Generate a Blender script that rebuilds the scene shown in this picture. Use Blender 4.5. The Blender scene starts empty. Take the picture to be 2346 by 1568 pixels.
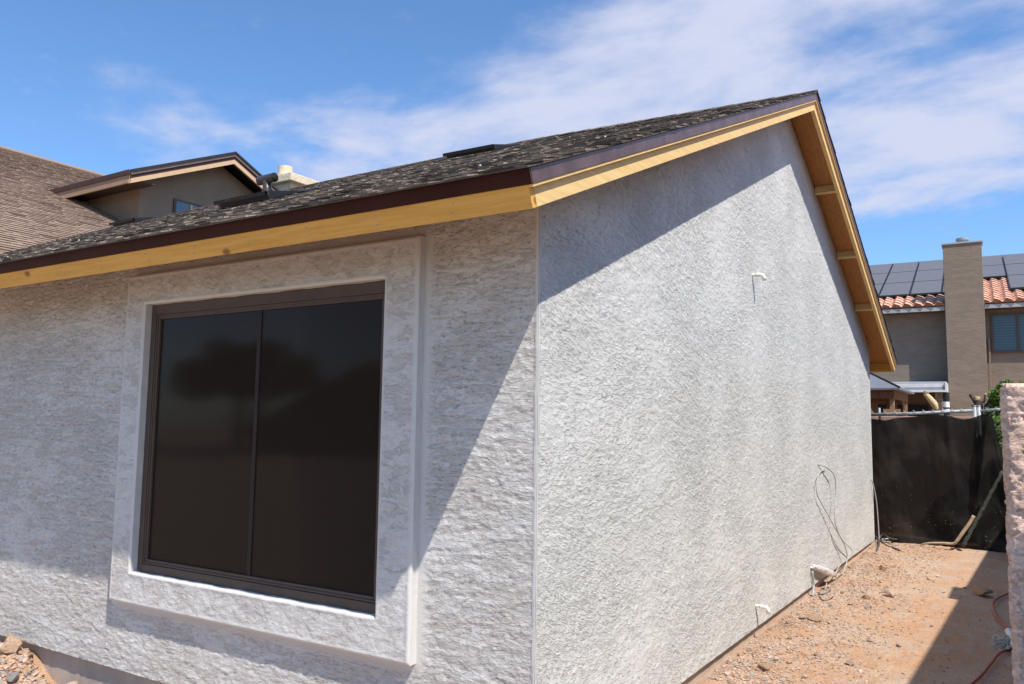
import bpy, bmesh, math, random
import numpy as np
from mathutils import Vector, Matrix
random.seed(7); RNG = np.random.RandomState(11)
S = bpy.context.scene
COL = S.collection

# ------------------------------------------------------------------ camera
CAM_POS = Vector((1.8124, -3.0867, 1.55))
CF = Vector((-0.53115786, 0.84138943, 0.09967525))
CR = Vector((0.84625755, 0.532595, 0.0138104))
CU = Vector((0.04146662, -0.09168644, 0.99492418))
FPX = 1849.58            # focal length in units of a 2346 px wide frame
cam_data = bpy.data.cameras.new('camera'); cam = bpy.data.objects.new('camera', cam_data); COL.objects.link(cam)
cam_data.sensor_width = 36; cam_data.lens = FPX/2346*36; cam_data.clip_end = 2000; cam_data.clip_start = .05
cam.matrix_world = Matrix(((CR.x, CU.x, -CF.x, CAM_POS.x), (CR.y, CU.y, -CF.y, CAM_POS.y), (CR.z, CU.z, -CF.z, CAM_POS.z), (0, 0, 0, 1)))
S.camera = cam

def at(u, v, axis, val):          # measurement of the place: where a sight line meets the plane axis = val
    d = CF + CR*((u-1173)/FPX) - CU*((v-784)/FPX)
    t = (val - CAM_POS[axis])/d[axis]
    return CAM_POS + d*t

# ------------------------------------------------------------------ sun, sky, exposure
SUN = Vector((1, -.509, 1.686)).normalized()       # towards the sun, solved from the shadows of rake and eave
sun_d = bpy.data.lights.new('sun', 'SUN'); sun_d.energy = 4.3; sun_d.angle = math.radians(.5); sun_d.color = (1, .955, .89)
sun = bpy.data.objects.new('sun', sun_d); COL.objects.link(sun)
sun.rotation_euler = SUN.to_track_quat('Z', 'Y').to_euler(); sun.location = (20, -10, 30)
S.view_settings.view_transform = 'Standard'; S.view_settings.look = 'None'; S.view_settings.gamma = 1
S.view_settings.exposure = 0.52
S.view_settings.use_curve_mapping = False

W = bpy.data.worlds.new('World'); S.world = W; W.use_nodes = True
nt = W.node_tree; nt.nodes.clear()
def N(t, tree=None, **k):
    n = (tree or nt).nodes.new(t)
    for a, b in k.items():
        if a in ('inputs',):
            for i, val in b.items(): n.inputs[i].default_value = val
        else: setattr(n, a, b)
    return n
def L(a, b, tree=None): (tree or nt).links.new(a, b)
out = N('ShaderNodeOutputWorld'); bg = N('ShaderNodeBackground'); L(bg.outputs[0], out.inputs[0])
bg.inputs[1].default_value = 0.1
sky = N('ShaderNodeTexSky', sky_type='NISHITA', sun_disc=False)
sky.sun_elevation = math.asin(SUN.z); sky.sun_rotation = math.atan2(SUN.x, SUN.y)
sky.altitude = 350; sky.air_density = 1.0; sky.dust_density = .6; sky.ozone_density = 2.5
tc = N('ShaderNodeTexCoord')
def sight(u, v): return (CF + CR*((u-1173)/FPX) - CU*((v-784)/FPX)).normalized()
# the cloud band's two borders are great circles in the sky
n1 = sight(330, 420).cross(sight(1230, 10)).normalized()
if n1.dot(sight(2000, 200)) < 0: n1 = -n1
n2 = sight(1850, 545).cross(sight(2346, 425)).normalized()
if n2.dot(sight(1800, 100)) < 0: n2 = -n2
def dotn(n, src):
    d = N('ShaderNodeVectorMath', operation='DOT_PRODUCT'); L(src, d.inputs[0]); d.inputs[1].default_value = tuple(n); return d.outputs['Value']
def ramp(src, a, b, lo=0., hi=1., tree=None):
    m = N('ShaderNodeMapRange', tree, interpolation_type='SMOOTHSTEP'); L(src, m.inputs['Value'], tree)
    m.inputs['From Min'].default_value = a; m.inputs['From Max'].default_value = b
    m.inputs['To Min'].default_value = lo; m.inputs['To Max'].default_value = hi; return m.outputs[0]
def math_(op, a, b, tree=None, clamp=False):
    m = N('ShaderNodeMath', tree, operation=op, use_clamp=clamp)
    for i, x in enumerate((a, b)):
        if hasattr(x, 'is_output'): L(x, m.inputs[i], tree)
        else: m.inputs[i].default_value = x
    return m.outputs[0]
gen = tc.outputs['Generated']
# high cloud sheet: look-up on a flat layer overhead
sep = N('ShaderNodeSeparateXYZ'); L(gen, sep.inputs[0])
zz = math_('MAXIMUM', math_('ADD', sep.outputs[2], .12), .02)
cmb = N('ShaderNodeCombineXYZ'); L(math_('DIVIDE', sep.outputs[0], zz), cmb.inputs[0]); L(math_('DIVIDE', sep.outputs[1], zz), cmb.inputs[1])
mp = N('ShaderNodeMapping'); L(cmb.outputs[0], mp.inputs[0]); mp.inputs['Rotation'].default_value = (0, 0, .5); mp.inputs['Scale'].default_value = (1.0, 1.22, 1); mp.inputs['Location'].default_value = (3.1, 1.7, 0)
no = N('ShaderNodeTexNoise', noise_dimensions='3D'); L(mp.outputs[0], no.inputs['Vector'])
no.inputs['Scale'].default_value = 1.55; no.inputs['Detail'].default_value = 9; no.inputs['Roughness'].default_value = .56; no.inputs['Distortion'].default_value = .35
no2 = N('ShaderNodeTexNoise'); L(mp.outputs[0], no2.inputs['Vector']); no2.inputs['Scale'].default_value = 7; no2.inputs['Detail'].default_value = 6; no2.inputs['Roughness'].default_value = .6
d1 = dotn(n1, gen); d2 = dotn(n2, gen)
nz = math_('ADD', math_('MULTIPLY', math_('SUBTRACT', no.outputs[0], .5), 2.3), math_('MULTIPLY', math_('SUBTRACT', no2.outputs[0], .5), .4))
b1 = ramp(d1, -.16, .14, -.38, .36); b2 = ramp(d2, -.065, .035, -.6, .42)
body = math_('MINIMUM', b1, b2)
cl = math_('ADD', nz, body)
mask = ramp(cl, -.10, .60, 0, .95)
# a few faint wisps outside the band
wisp = ramp(no2.outputs[0], .60, .75, 0, .10)
mask = math_('MAXIMUM', mask, wisp)
skyc = N('ShaderNodeMix', data_type='RGBA', blend_type='MULTIPLY'); skyc.inputs[0].default_value = 1
L(sky.outputs[0], skyc.inputs[6]); skyc.inputs[7].default_value = (.92, 1.19, 1.43, 1)
mix = N('ShaderNodeMix', data_type='RGBA'); L(mask, mix.inputs[0]); L(skyc.outputs[2], mix.inputs[6])
mix.inputs[7].default_value = (4.7, 5.0, 6.3, 1)
L(mix.outputs[2], bg.inputs[0])

# ------------------------------------------------------------------ scene helpers
def tag(o, label=None, cat=None, group=None, kind=None):
    if label: o['label'] = label
    if cat: o['category'] = cat
    if group: o['group'] = group
    if kind: o['kind'] = kind
    return o
def empty(name, loc, label, cat, group=None, rz=0):
    o = bpy.data.objects.new(name, None); COL.objects.link(o); o.location = loc; o.rotation_euler = (0, 0, rz)
    return tag(o, label, cat, group)
def link(name, me, mats, parent=None):
    if not isinstance(mats, (list, tuple)): mats = [mats]
    for m in mats: me.materials.append(m)
    o = bpy.data.objects.new(name, me); COL.objects.link(o)
    if parent is not None:
        o.parent = parent
        p = parent; M = Matrix.Identity(4)
        # geometry is authored in world space: undo the parent's placement
        while p is not None:
            M = Matrix.LocRotScale(p.location, p.rotation_euler, p.scale) @ p.matrix_parent_inverse.inverted() @ M if False else p.matrix_basis @ M
            p = p.parent
        if not getattr(link, 'local', False): o.matrix_parent_inverse = Matrix.Identity(4); me.transform(M.inverted())
    return o
class MB:
    def __init__(s): s.v = []; s.f = []; s.mi = []
    def add(s, vs, fs, mi=0):
        b = len(s.v); s.v += [tuple(x) for x in vs]; s.f += [tuple(b+i for i in f) for f in fs]; s.mi += [mi]*len(fs)
    def box(s, a, b, mi=0):
        x0, y0, z0 = a; x1, y1, z1 = b
        s.add([(x0,y0,z0),(x1,y0,z0),(x1,y1,z0),(x0,y1,z0),(x0,y0,z1),(x1,y0,z1),(x1,y1,z1),(x0,y1,z1)],
              [(0,3,2,1),(4,5,6,7),(0,1,5,4),(1,2,6,5),(2,3,7,6),(3,0,4,7)], mi)
    def obox(s, o, ax, ay, az, mi=0):     # oriented box from a corner and three edge vectors
        o, ax, ay, az = map(Vector, (o, ax, ay, az))
        if ax.cross(ay).dot(az) < 0: ax, ay = ay, ax
        vs = [o, o+ax, o+ax+ay, o+ay]; vs += [q+az for q in vs]
        s.add(vs, [(0,3,2,1),(4,5,6,7),(0,1,5,4),(1,2,6,5),(2,3,7,6),(3,0,4,7)], mi)
    def prism(s, poly, ext, mi=0):        # polygon (list of 3d points) extruded by a vector
        n = len(poly); ext = Vector(ext); P = [Vector(q) for q in poly]
        nrm = Vector((0,0,0))
        for i in range(n): nrm += P[i].cross(P[(i+1) % n])
        if nrm.dot(ext) > 0: P = P[::-1]
        s.add(P+[q+ext for q in P], [tuple(range(n)), tuple(reversed(range(n, 2*n)))]+[(i, i+n, (i+1) % n+n, (i+1) % n) for i in range(n)], mi)
    def tube(s, pts, r, n=8, mi=0, cap=True):
        pts = [Vector(p) for p in pts]; m = len(pts); rr = r if isinstance(r, (list, tuple)) else [r]*m
        rings = []; up = None
        for i, p in enumerate(pts):
            t = (pts[min(i+1, m-1)]-pts[max(i-1, 0)]).normalized()
            if up is None: up = Vector((0,0,1)) if abs(t.z) < .9 else Vector((1,0,0))
            a = (up - t*up.dot(t)); a = a.normalized() if a.length > 1e-6 else t.orthogonal().normalized(); up = a; b = t.cross(a)
            rings.append([p+(a*math.cos(2*math.pi*k/n)+b*math.sin(2*math.pi*k/n))*rr[i] for k in range(n)])
        vs = [q for R in rings for q in R]; fs = []
        for i in range(m-1):
            for k in range(n):
                fs.append((i*n+k, i*n+(k+1) % n, (i+1)*n+(k+1) % n, (i+1)*n+k))
        if cap: fs += [tuple(reversed(range(n))), tuple(range((m-1)*n, m*n))]
        s.add(vs, fs, mi)
    def mesh(s, smooth=False):
        me = bpy.data.meshes.new('m'); me.from_pydata(s.v, [], s.f)
        if any(s.mi): me.polygons.foreach_set('material_index', s.mi)
        if smooth: me.polygons.foreach_set('use_smooth', [True]*len(s.f))
        me.update(); return me
    def build(s, name, mats, parent=None, smooth=False, bevel=0):
        me = s.mesh(smooth)
        o = link(name, me, mats, parent)
        if bevel:
            b = o.modifiers.new('bevel', 'BEVEL'); b.width = bevel; b.segments = 2; b.limit_method = 'ANGLE'
        return o
def spline(pts, k=6):
    P = [Vector(p) for p in pts]; out = []
    for i in range(len(P)-1):
        a = P[max(i-1, 0)]; b = P[i]; c = P[i+1]; d = P[min(i+2, len(P)-1)]
        for j in range(k):
            t = j/k
            out.append(.5*((2*b)+(c-a)*t+(2*a-5*b+4*c-d)*t*t+(-a+3*b-3*c+d)*t**3))
    return out+[P[-1]]

# numpy gradient noise
_perm = RNG.permutation(512); _perm = np.concatenate([_perm]*3)
_g = RNG.normal(size=(512, 3)); _g /= np.linalg.norm(_g, axis=1)[:, None]
def noise3(x, y, z=0.):
    x = np.asarray(x, float); y = np.asarray(y, float); z = np.zeros_like(x)+z
    xi = np.floor(x).astype(int); yi = np.floor(y).astype(int); zi = np.floor(z).astype(int)
    xf, yf, zf = x-xi, y-yi, z-zi; xi &= 255; yi &= 255; zi &= 255
    f = lambda t: t*t*t*(t*(t*6-15)+10)
    u, v, w = f(xf), f(yf), f(zf); r = 0
    for a in (0, 1):
        for b in (0, 1):
            for c in (0, 1):
                h = _g[_perm[_perm[_perm[xi+a]+yi+b]+zi+c]]
                dd = h[..., 0]*(xf-a)+h[..., 1]*(yf-b)+h[..., 2]*(zf-c)
                r = r+dd*(u if a else 1-u)*(v if b else 1-v)*(w if c else 1-w)
    return r*1.5
def fbm(x, y, z=0., o=4, lac=2.03, g=.5):
    r = 0; a = 1.; t = 0
    for i in range(o):
        r = r+a*noise3(x*lac**i, y*lac**i, z+i*7.3); t += a; a *= g
    return r/t
def sst(a, b, x): t = np.clip((x-a)/(b-a), 0, 1); return t*t*(3-2*t)

# ------------------------------------------------------------------ materials
def mat(name):
    m = bpy.data.materials.new(name); m.use_nodes = True
    t = m.node_tree; b = t.nodes['Principled BSDF']; return m, t, b
def simple(name, col, rough=.7, metal=0., var=.12, scale=6., bump=0., bscale=40., spec=.4, stretch=(1,1,1), dirt=None):
    m, t, b = mat(name)
    co = N('ShaderNodeTexCoord', t); mp = N('ShaderNodeMapping', t); L(co.outputs['Object'], mp.inputs[0], t); mp.inputs['Scale'].default_value = stretch
    n = N('ShaderNodeTexNoise', t); L(mp.outputs[0], n.inputs['Vector'], t); n.inputs['Scale'].default_value = scale; n.inputs['Detail'].default_value = 6; n.inputs['Roughness'].default_value = .6
    cr = N('ShaderNodeMix', t, data_type='RGBA'); L(ramp(n.outputs[0], .3, .7, 0, 1, t), cr.inputs[0], t)
    cr.inputs[6].default_value = tuple(c*(1-var) for c in col)+(1,); cr.inputs[7].default_value = tuple(min(1, c*(1+var)) for c in col)+(1,)
    last = cr.outputs[2]
    if dirt:
        n3 = N('ShaderNodeTexNoise', t); L(co.outputs['Object'], n3.inputs['Vector'], t); n3.inputs['Scale'].default_value = dirt[1]; n3.inputs['Detail'].default_value = 8; n3.inputs['Roughness'].default_value = .7
        dm = N('ShaderNodeMix', t, data_type='RGBA'); L(ramp(n3.outputs[0], dirt[2], dirt[2]+.12, 0, dirt[3], t), dm.inputs[0], t); L(last, dm.inputs[6], t); dm.inputs[7].default_value = tuple(dirt[0])+(1,); last = dm.outputs[2]
    L(last, b.inputs['Base Color'], t)
    b.inputs['Roughness'].default_value = rough; b.inputs['Metallic'].default_value = metal; b.inputs['Specular IOR Level'].default_value = spec
    if bump:
        n2 = N('ShaderNodeTexNoise', t); L(mp.outputs[0], n2.inputs['Vector'], t); n2.inputs['Scale'].default_value = bscale; n2.inputs['Detail'].default_value = 5
        bp = N('ShaderNodeBump', t); bp.inputs['Strength'].default_value = 1; bp.inputs['Distance'].default_value = bump; L(n2.outputs[0], bp.inputs['Height'], t); L(bp.outputs[0], b.inputs['Normal'], t)
    return m
def stucco_mat(name, plate, recess, blotch, ang=((0,),), A=(6.5, 17.), B=(21., 46.), dist=.0045, streak=0., thr=.50, pit=.5, patch=.45, wA=.55, wB=.38, F=26., K=(2.2, 1.6)):
    m, t, b = mat(name)
    geo = N('ShaderNodeNewGeometry', t); P = geo.outputs['Position']
    at_ = N('ShaderNodeAttribute', t, attribute_name='pl'); E_ = at_.outputs['Fac']
    def noi(src, sc, det, ro, di=0., loc=(0, 0, 0)):
        mp = N('ShaderNodeMapping', t); L(src, mp.inputs[0], t); mp.inputs['Scale'].default_value = sc; mp.inputs['Location'].default_value = loc
        n = N('ShaderNodeTexNoise', t); L(mp.outputs[0], n.inputs['Vector'], t); n.inputs['Scale'].default_value = 1; n.inputs['Detail'].default_value = det; n.inputs['Roughness'].default_value = ro; n.inputs['Distortion'].default_value = di
        return n.outputs[0]
    low = noi(P, (1.3, 1.3, 2.2), 4, .5); low2 = noi(P, (.8, .8, .9), 2, .5, 0, (9, 4, 2))
    res = []
    for a_ in ang:
        rot = N('ShaderNodeMapping', t); L(P, rot.inputs[0], t); rot.inputs['Rotation'].default_value = (a_[0], 0, 0)
        Q_ = rot.outputs[0]
        nA = noi(Q_, (A[0], A[0], A[1]), 9, .64, .5); nB = noi(Q_, (B[0], B[0], B[1]), 6, .62, .35, (3, 1, 5)); nC = noi(Q_, (24, 24, 50), 4, .62, .3, (7, 2, 1))
        x = math_('ADD', nA, math_('MULTIPLY', math_('SUBTRACT', low, .5, t), patch, t), t)
        pA = ramp(x, thr-.012, thr+.016, 0, 1, t); pB = ramp(math_('ADD', nB, math_('MULTIPLY', math_('SUBTRACT', low, .5, t), .2, t), t), .47, .53, 0, 1, t)
        sz = N('ShaderNodeSeparateXYZ', t); L(Q_, sz.inputs[0], t)
        w_ = math_('ADD', math_('MULTIPLY', sz.outputs[2], F, t), math_('ADD', math_('MULTIPLY', nA, K[0]*1.7, t), math_('MULTIPLY', nB, K[1], t), t), t)
        fr_ = math_('FRACT', w_, 0, t)
        led = math_('MINIMUM', math_('SUBTRACT', 1., fr_, t), math_('MULTIPLY', fr_, 9., t), t)
        pC = math_('MULTIPLY', led, ramp(math_('ADD', nC, math_('MULTIPLY', math_('SUBTRACT', low, .5, t), -.42, t), t), .44, .60, 0, 1, t), t)
        h = math_('ADD', math_('ADD', math_('MULTIPLY', pA, wA, t), math_('MULTIPLY', pB, wB, t), t), math_('MULTIPLY', pC, pit, t), t)
        h = math_('ADD', h, math_('MULTIPLY', nB, .12, t), t)
        f = math_('ADD', math_('MULTIPLY', pA, .62, t), math_('MULTIPLY', pB, .38, t), t)
        res.append((h, f))
    h, f = res[0]
    if len(res) > 1:
        wgt = ramp(low2, .44, .56, 0, 1, t)
        def mixf(p, q):
            n = N('ShaderNodeMix', t, data_type='FLOAT'); L(wgt, n.inputs[0], t); L(p, n.inputs[2], t); L(q, n.inputs[3], t); return n.outputs[0]
        h = mixf(h, res[1][0]); f = mixf(f, res[1][1])
    # smooth floated margins
    n = N('ShaderNodeMix', t, data_type='FLOAT'); L(E_, n.inputs[0], t); n.inputs[2].default_value = 1.2; L(h, n.inputs[3], t); h = n.outputs[0]
    n = N('ShaderNodeMix', t, data_type='FLOAT'); L(E_, n.inputs[0], t); n.inputs[2].default_value = 1.; L(f, n.inputs[3], t); f = n.outputs[0]
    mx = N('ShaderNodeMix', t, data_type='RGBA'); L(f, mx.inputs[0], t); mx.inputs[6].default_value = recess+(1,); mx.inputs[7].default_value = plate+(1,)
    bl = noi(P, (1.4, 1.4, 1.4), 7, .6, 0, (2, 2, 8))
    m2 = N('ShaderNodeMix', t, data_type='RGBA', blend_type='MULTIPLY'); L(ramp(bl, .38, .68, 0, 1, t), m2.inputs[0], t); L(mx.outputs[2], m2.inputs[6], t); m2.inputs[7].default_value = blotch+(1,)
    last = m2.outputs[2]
    if streak:
        n3 = noi(P, (2.2, 2.2, .45), 6, .55, 0, (5, 5, 5))
        m3 = N('ShaderNodeMix', t, data_type='RGBA', blend_type='MULTIPLY'); L(ramp(n3, .5, .70, 0, streak, t), m3.inputs[0], t); L(last, m3.inputs[6], t); m3.inputs[7].default_value = (.74, .74, .72, 1); last = m3.outputs[2]
    L(last, b.inputs['Base Color'], t); b.inputs['Roughness'].default_value = .93; b.inputs['Specular IOR Level'].default_value = .12
    gr = noi(P, (150, 150, 150), 3, .6)
    bp = N('ShaderNodeBump', t); bp.inputs['Strength'].default_value = 1; bp.inputs['Distance'].default_value = dist; L(math_('ADD', h, math_('MULTIPLY', gr, .22, t), t), bp.inputs['Height'], t); L(bp.outputs[0], b.inputs['Normal'], t)
    return m
def wood_mat(name, col, dark, axis, knots=True, rough=.75):
    m, t, b = mat(name)
    geo = N('ShaderNodeNewGeometry', t); mp = N('ShaderNodeMapping', t); L(geo.outputs['Position'], mp.inputs[0], t)
    sc = [14., 14., 14.]; sc[axis] = .9; mp.inputs['Scale'].default_value = sc
    n = N('ShaderNodeTexNoise', t); L(mp.outputs[0], n.inputs['Vector'], t); n.inputs['Scale'].default_value = 3.2; n.inputs['Detail'].default_value = 7; n.inputs['Roughness'].default_value = .65; n.inputs['Distortion'].default_value = .6
    mx = N('ShaderNodeMix', t, data_type='RGBA'); L(ramp(n.outputs[0], .35, .72, 0, 1, t), mx.inputs[0], t); mx.inputs[6].default_value = col+(1,); mx.inputs[7].default_value = dark+(1,)
    last = mx.outputs[2]
    if knots:
        mp2 = N('ShaderNodeMapping', t); L(geo.outputs['Position'], mp2.inputs[0], t)
        s2 = [6., 6., 6.]; s2[axis] = 3.4; mp2.inputs['Scale'].default_value = s2; mp2.inputs['Location'].default_value = (.37, .21, .4)
        vo = N('ShaderNodeTexVoronoi', t); L(mp2.outputs[0], vo.inputs['Vector'], t); vo.inputs['Scale'].default_value = 1; vo.inputs['Randomness'].default_value = 1
        k = N('ShaderNodeMix', t, data_type='RGBA'); L(ramp(vo.outputs['Distance'], .06, .16, .85, 0, t), k.inputs[0], t); L(last, k.inputs[6], t); k.inputs[7].default_value = (.22, .085, .025, 1); last = k.outputs[2]
    L(last, b.inputs['Base Color'], t); b.inputs['Roughness'].default_value = rough; b.inputs['Specular IOR Level'].default_value = .3
    bp = N('ShaderNodeBump', t); bp.inputs['Distance'].default_value = .0012; L(n.outputs[0], bp.inputs['Height'], t); L(bp.outputs[0], b.inputs['Normal'], t)
    return m
def shingle_mat(name, cols, rough=.95):
    m, t, b = mat(name)
    a = N('ShaderNodeAttribute', t, attribute_name='tint'); geo = N('ShaderNodeNewGeometry', t)
    r = N('ShaderNodeValToRGB', t); L(a.outputs['Fac'], r.inputs[0], t)
    e = r.color_ramp.elements; e[0].position = 0; e[0].color = cols[0]+(1,); e[1].position = 1; e[1].color = cols[-1]+(1,)
    for i, c in enumerate(cols[1:-1]): q = e.new((i+1)/(len(cols)-1)); q.color = c+(1,)
    n = N('ShaderNodeTexNoise', t); L(geo.outputs['Position'], n.inputs['Vector'], t); n.inputs['Scale'].default_value = 90; n.inputs['Detail'].default_value = 5; n.inputs['Roughness'].default_value = .8
    mx = N('ShaderNodeMix', t, data_type='RGBA', blend_type='MULTIPLY'); mx.inputs[0].default_value = 1; L(r.outputs[0], mx.inputs[6], t)
    g = N('ShaderNodeMix', t, data_type='RGBA'); L(ramp(n.outputs[0], .3, .7, 0, 1, t), g.inputs[0], t); g.inputs[6].default_value = (.6, .6, .6, 1); g.inputs[7].default_value = (1.3, 1.3, 1.3, 1)
    L(g.outputs[2], mx.inputs[7], t); L(mx.outputs[2], b.inputs['Base Color'], t); b.inputs['Roughness'].default_value = rough; b.inputs['Specular IOR Level'].default_value = .2
    bp = N('ShaderNodeBump', t); bp.inputs['Distance'].default_value = .002; L(n.outputs[0], bp.inputs['Height'], t); L(bp.outputs[0], b.inputs['Normal'], t)
    return m

M = {}
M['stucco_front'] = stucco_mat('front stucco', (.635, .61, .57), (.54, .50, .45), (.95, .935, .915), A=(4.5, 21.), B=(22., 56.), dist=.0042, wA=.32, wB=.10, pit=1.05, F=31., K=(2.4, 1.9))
M['stucco_gable'] = stucco_mat('gable stucco', (.60, .592, .562), (.54, .533, .505), (.965, .965, .955), ang=((.30,), (.02,)), A=(6., 20.), B=(24., 56.), dist=.0043, streak=.13, pit=1.2, wA=.14, wB=.05, F=31., K=(3.4, 1.9), patch=.7)
M['stucco_trim'] = stucco_mat('trim stucco', (.65, .625, .585), (.55, .51, .46), (.95, .94, .93), A=(7., 15.), B=(22., 40.), dist=.0034, thr=.455, wA=.5, wB=.2, F=34.)
M['stucco_smooth'] = simple('smooth stucco', (.57, .555, .53), .9, var=.05, bump=.0015, bscale=30, dirt=((.6, .57, .5), 9, .62, .5))
M['stucco_pink'] = stucco_mat('pink stucco', (.82, .60, .49), (.66, .47, .37), (.92, .9, .88), A=(14., 24.), B=(40., 60.), dist=.004)
M['stucco_tan'] = simple('tan stucco', (.225, .175, .13), .95, var=.1, scale=3, bump=.006, bscale=9, stretch=(1, 1, 3))
M['stucco_old'] = simple('old house stucco', (.26, .185, .13), .95, var=.07, scale=3, bump=.01, bscale=12)
M['stucco_cream'] = simple('cream stucco', (.68, .55, .39), .95, var=.08, scale=5, bump=.012, bscale=14)
M['concrete'] = simple('concrete', (.43, .35, .28), .9, var=.12, scale=5, bump=.002, bscale=25, dirt=((.45, .2, .13), 1.7, .58, .55))
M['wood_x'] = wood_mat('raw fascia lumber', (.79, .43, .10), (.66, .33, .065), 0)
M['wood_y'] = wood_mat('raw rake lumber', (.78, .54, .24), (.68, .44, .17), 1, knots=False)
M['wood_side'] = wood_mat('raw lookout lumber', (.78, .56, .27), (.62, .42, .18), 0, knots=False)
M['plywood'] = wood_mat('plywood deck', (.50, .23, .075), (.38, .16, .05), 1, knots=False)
M['drip'] = simple('brown drip metal', (.048, .015, .011), .55, .0, var=.15, scale=4, spec=.12)
M['drip_rake'] = simple('brown rake metal', (.13, .075, .07), .4, .25, var=.25, scale=7, spec=.6, dirt=((.42, .33, .33), 14, .6, .35))
M['frame'] = simple('bronze window frame', (.095, .062, .046), .5, .1, var=.08, scale=8, spec=.45, dirt=((.3, .27, .24), 60, .70, .5))
M['mull'] = simple('dim mullion', (.038, .026, .020), .6, spec=.2)
M['frame_in'] = simple('inner sash', (.50, .27, .20), .5, 0, var=.05)
M['shingle_new'] = shingle_mat('new roof shingles', [(.035, .028, .023), (.11, .088, .07), (.23, .18, .138), (.42, .335, .26)])
M['shingle_old'] = shingle_mat('old roof shingles', [(.15, .105, .08), (.265, .18, .135), (.31, .22, .165), (.36, .265, .205)])
M['shingle_edge'] = simple('shingle edge', (.03, .028, .03), .95)
M['vent_metal'] = simple('black roof vent', (.012, .012, .013), .45, 0, var=.2, spec=.5, dirt=((.2, .18, .15), 8, .55, .35))
M['pipe_metal'] = simple('galvanised pipe', (.10, .08, .075), .4, .5, var=.2)
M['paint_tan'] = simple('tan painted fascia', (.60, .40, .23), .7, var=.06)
M['paint_tan_shade'] = simple('shaded tan fascia', (.34, .21, .13), .7, var=.08)  # darker copy of the tan paint, the eave's shade is in the colour
M['brown_shade'] = simple('brown trim with shade', (.06, .03, .024), .7, var=.1)  # brown trim darkened further, shade on drip and rake is in the colour
M['paint_purple'] = simple('mauve drip edge', (.22, .145, .125), .5, .2, var=.1)
M['pvc'] = simple('white pvc', (.80, .78, .66), .35, var=.04)
M['cable'] = simple('grey cable', (.40, .39, .36), .6, var=.2, scale=30)
M['cable_dark'] = simple('dark cable', (.06, .06, .065), .6, var=.3, scale=30)
M['foil'] = simple('foil', (.88, .84, .84), .25, .2, spec=.9, var=.1, bump=.02, bscale=70)
M['galv'] = simple('galvanised steel', (.34, .36, .37), .6, .3, var=.15, scale=20)
M['metal_roof'] = simple('grey metal roof', (.20, .21, .225), .5, .3, var=.08)
M['awning'] = simple('white awning', (.62, .62, .60), .6, var=.08)
M['awning_grey'] = simple('grey awning', (.26, .28, .31), .6, var=.08)
M['gaz_wood'] = wood_mat('stained brown wood', (.21, .095, .045), (.13, .055, .028), 2, knots=False)
M['gaz_pale'] = wood_mat('pale brown wood', (.36, .21, .12), (.27, .15, .085), 2, knots=False)
M['bark'] = simple('dark bark', (.085, .055, .042), .95, var=.4, scale=12, bump=.01, bscale=25)
M['pale_wood'] = simple('peeled wood', (.62, .45, .22), .8, var=.2, scale=10, bump=.004, stretch=(3, 3, 1))
M['stick'] = simple('dry branch', (.36, .27, .17), .9, var=.3, scale=15, bump=.006, bscale=30)
M['stake'] = simple('grey green stem', (.055, .06, .045), .9, var=.3, scale=20, bump=.008, bscale=40)
M['hose'] = simple('red hose', (.36, .085, .06), .5, var=.15)
M['rope'] = simple('frayed grey rope', (.42, .44, .42), .9, var=.3, scale=30)
M['rock_tan'] = simple('tan rock', (.40, .265, .175), .95, var=.25, scale=9, bump=.008, bscale=25)
M['rock_pink'] = simple('pale pink rock', (.48, .35, .275), .95, var=.2, scale=9, bump=.008, bscale=25)
M['rock_grey'] = simple('grey rock', (.30, .275, .25), .95, var=.2, scale=9, bump=.006, bscale=30)
M['block_pink'] = simple('pink block wall', (.40, .26, .19), .95, var=.15, scale=4, bump=.006)
M['tile'] = simple('clay roof tile', (.60, .35, .25), .9, var=.25, scale=5)
M['gutter'] = simple('pale grey gutter', (.36, .36, .34), .6, var=.05)
M['dark'] = simple('dark interior', (.012, .010, .009), .9)
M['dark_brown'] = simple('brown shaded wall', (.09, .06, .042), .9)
M['white'] = simple('white band', (.75, .76, .70), .7, var=.05)
M['black'] = simple('black band', (.012, .013, .014), .6)
M['stone'] = simple('stone veneer', (.30, .24, .20), .95, var=.35, scale=9, bump=.02, bscale=12, stretch=(1, 1, 2.5))
M['asphalt'] = simple('asphalt', (.055, .055, .056), .95, var=.1)

# solar panel: dark glass with fine cell grid
m, t, b = mat('solar glass'); M['solar'] = m
b.inputs['Base Color'].default_value = (.12, .12, .125, 1); b.inputs['Roughness'].default_value = .5; b.inputs['Specular IOR Level'].default_value = .35
M['solar_frame'] = simple('panel frame', (.015, .015, .017), .4)
# shutter behind tinted glass
m, t, b = mat('teal shutter'); M['shutter'] = m
geo = N('ShaderNodeNewGeometry', t); wv = N('ShaderNodeTexWave', t, wave_type='BANDS', bands_direction='Z', wave_profile='SAW'); L(geo.outputs['Position'], wv.inputs[0], t); wv.inputs['Scale'].default_value = 4.2
mx = N('ShaderNodeMix', t, data_type='RGBA'); L(wv.outputs[0], mx.inputs[0], t); mx.inputs[6].default_value = (.035, .075, .095, 1); mx.inputs[7].default_value = (.075, .15, .18, 1); L(mx.outputs[2], b.inputs['Base Color'], t); b.inputs['Roughness'].default_value = .35
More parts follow.
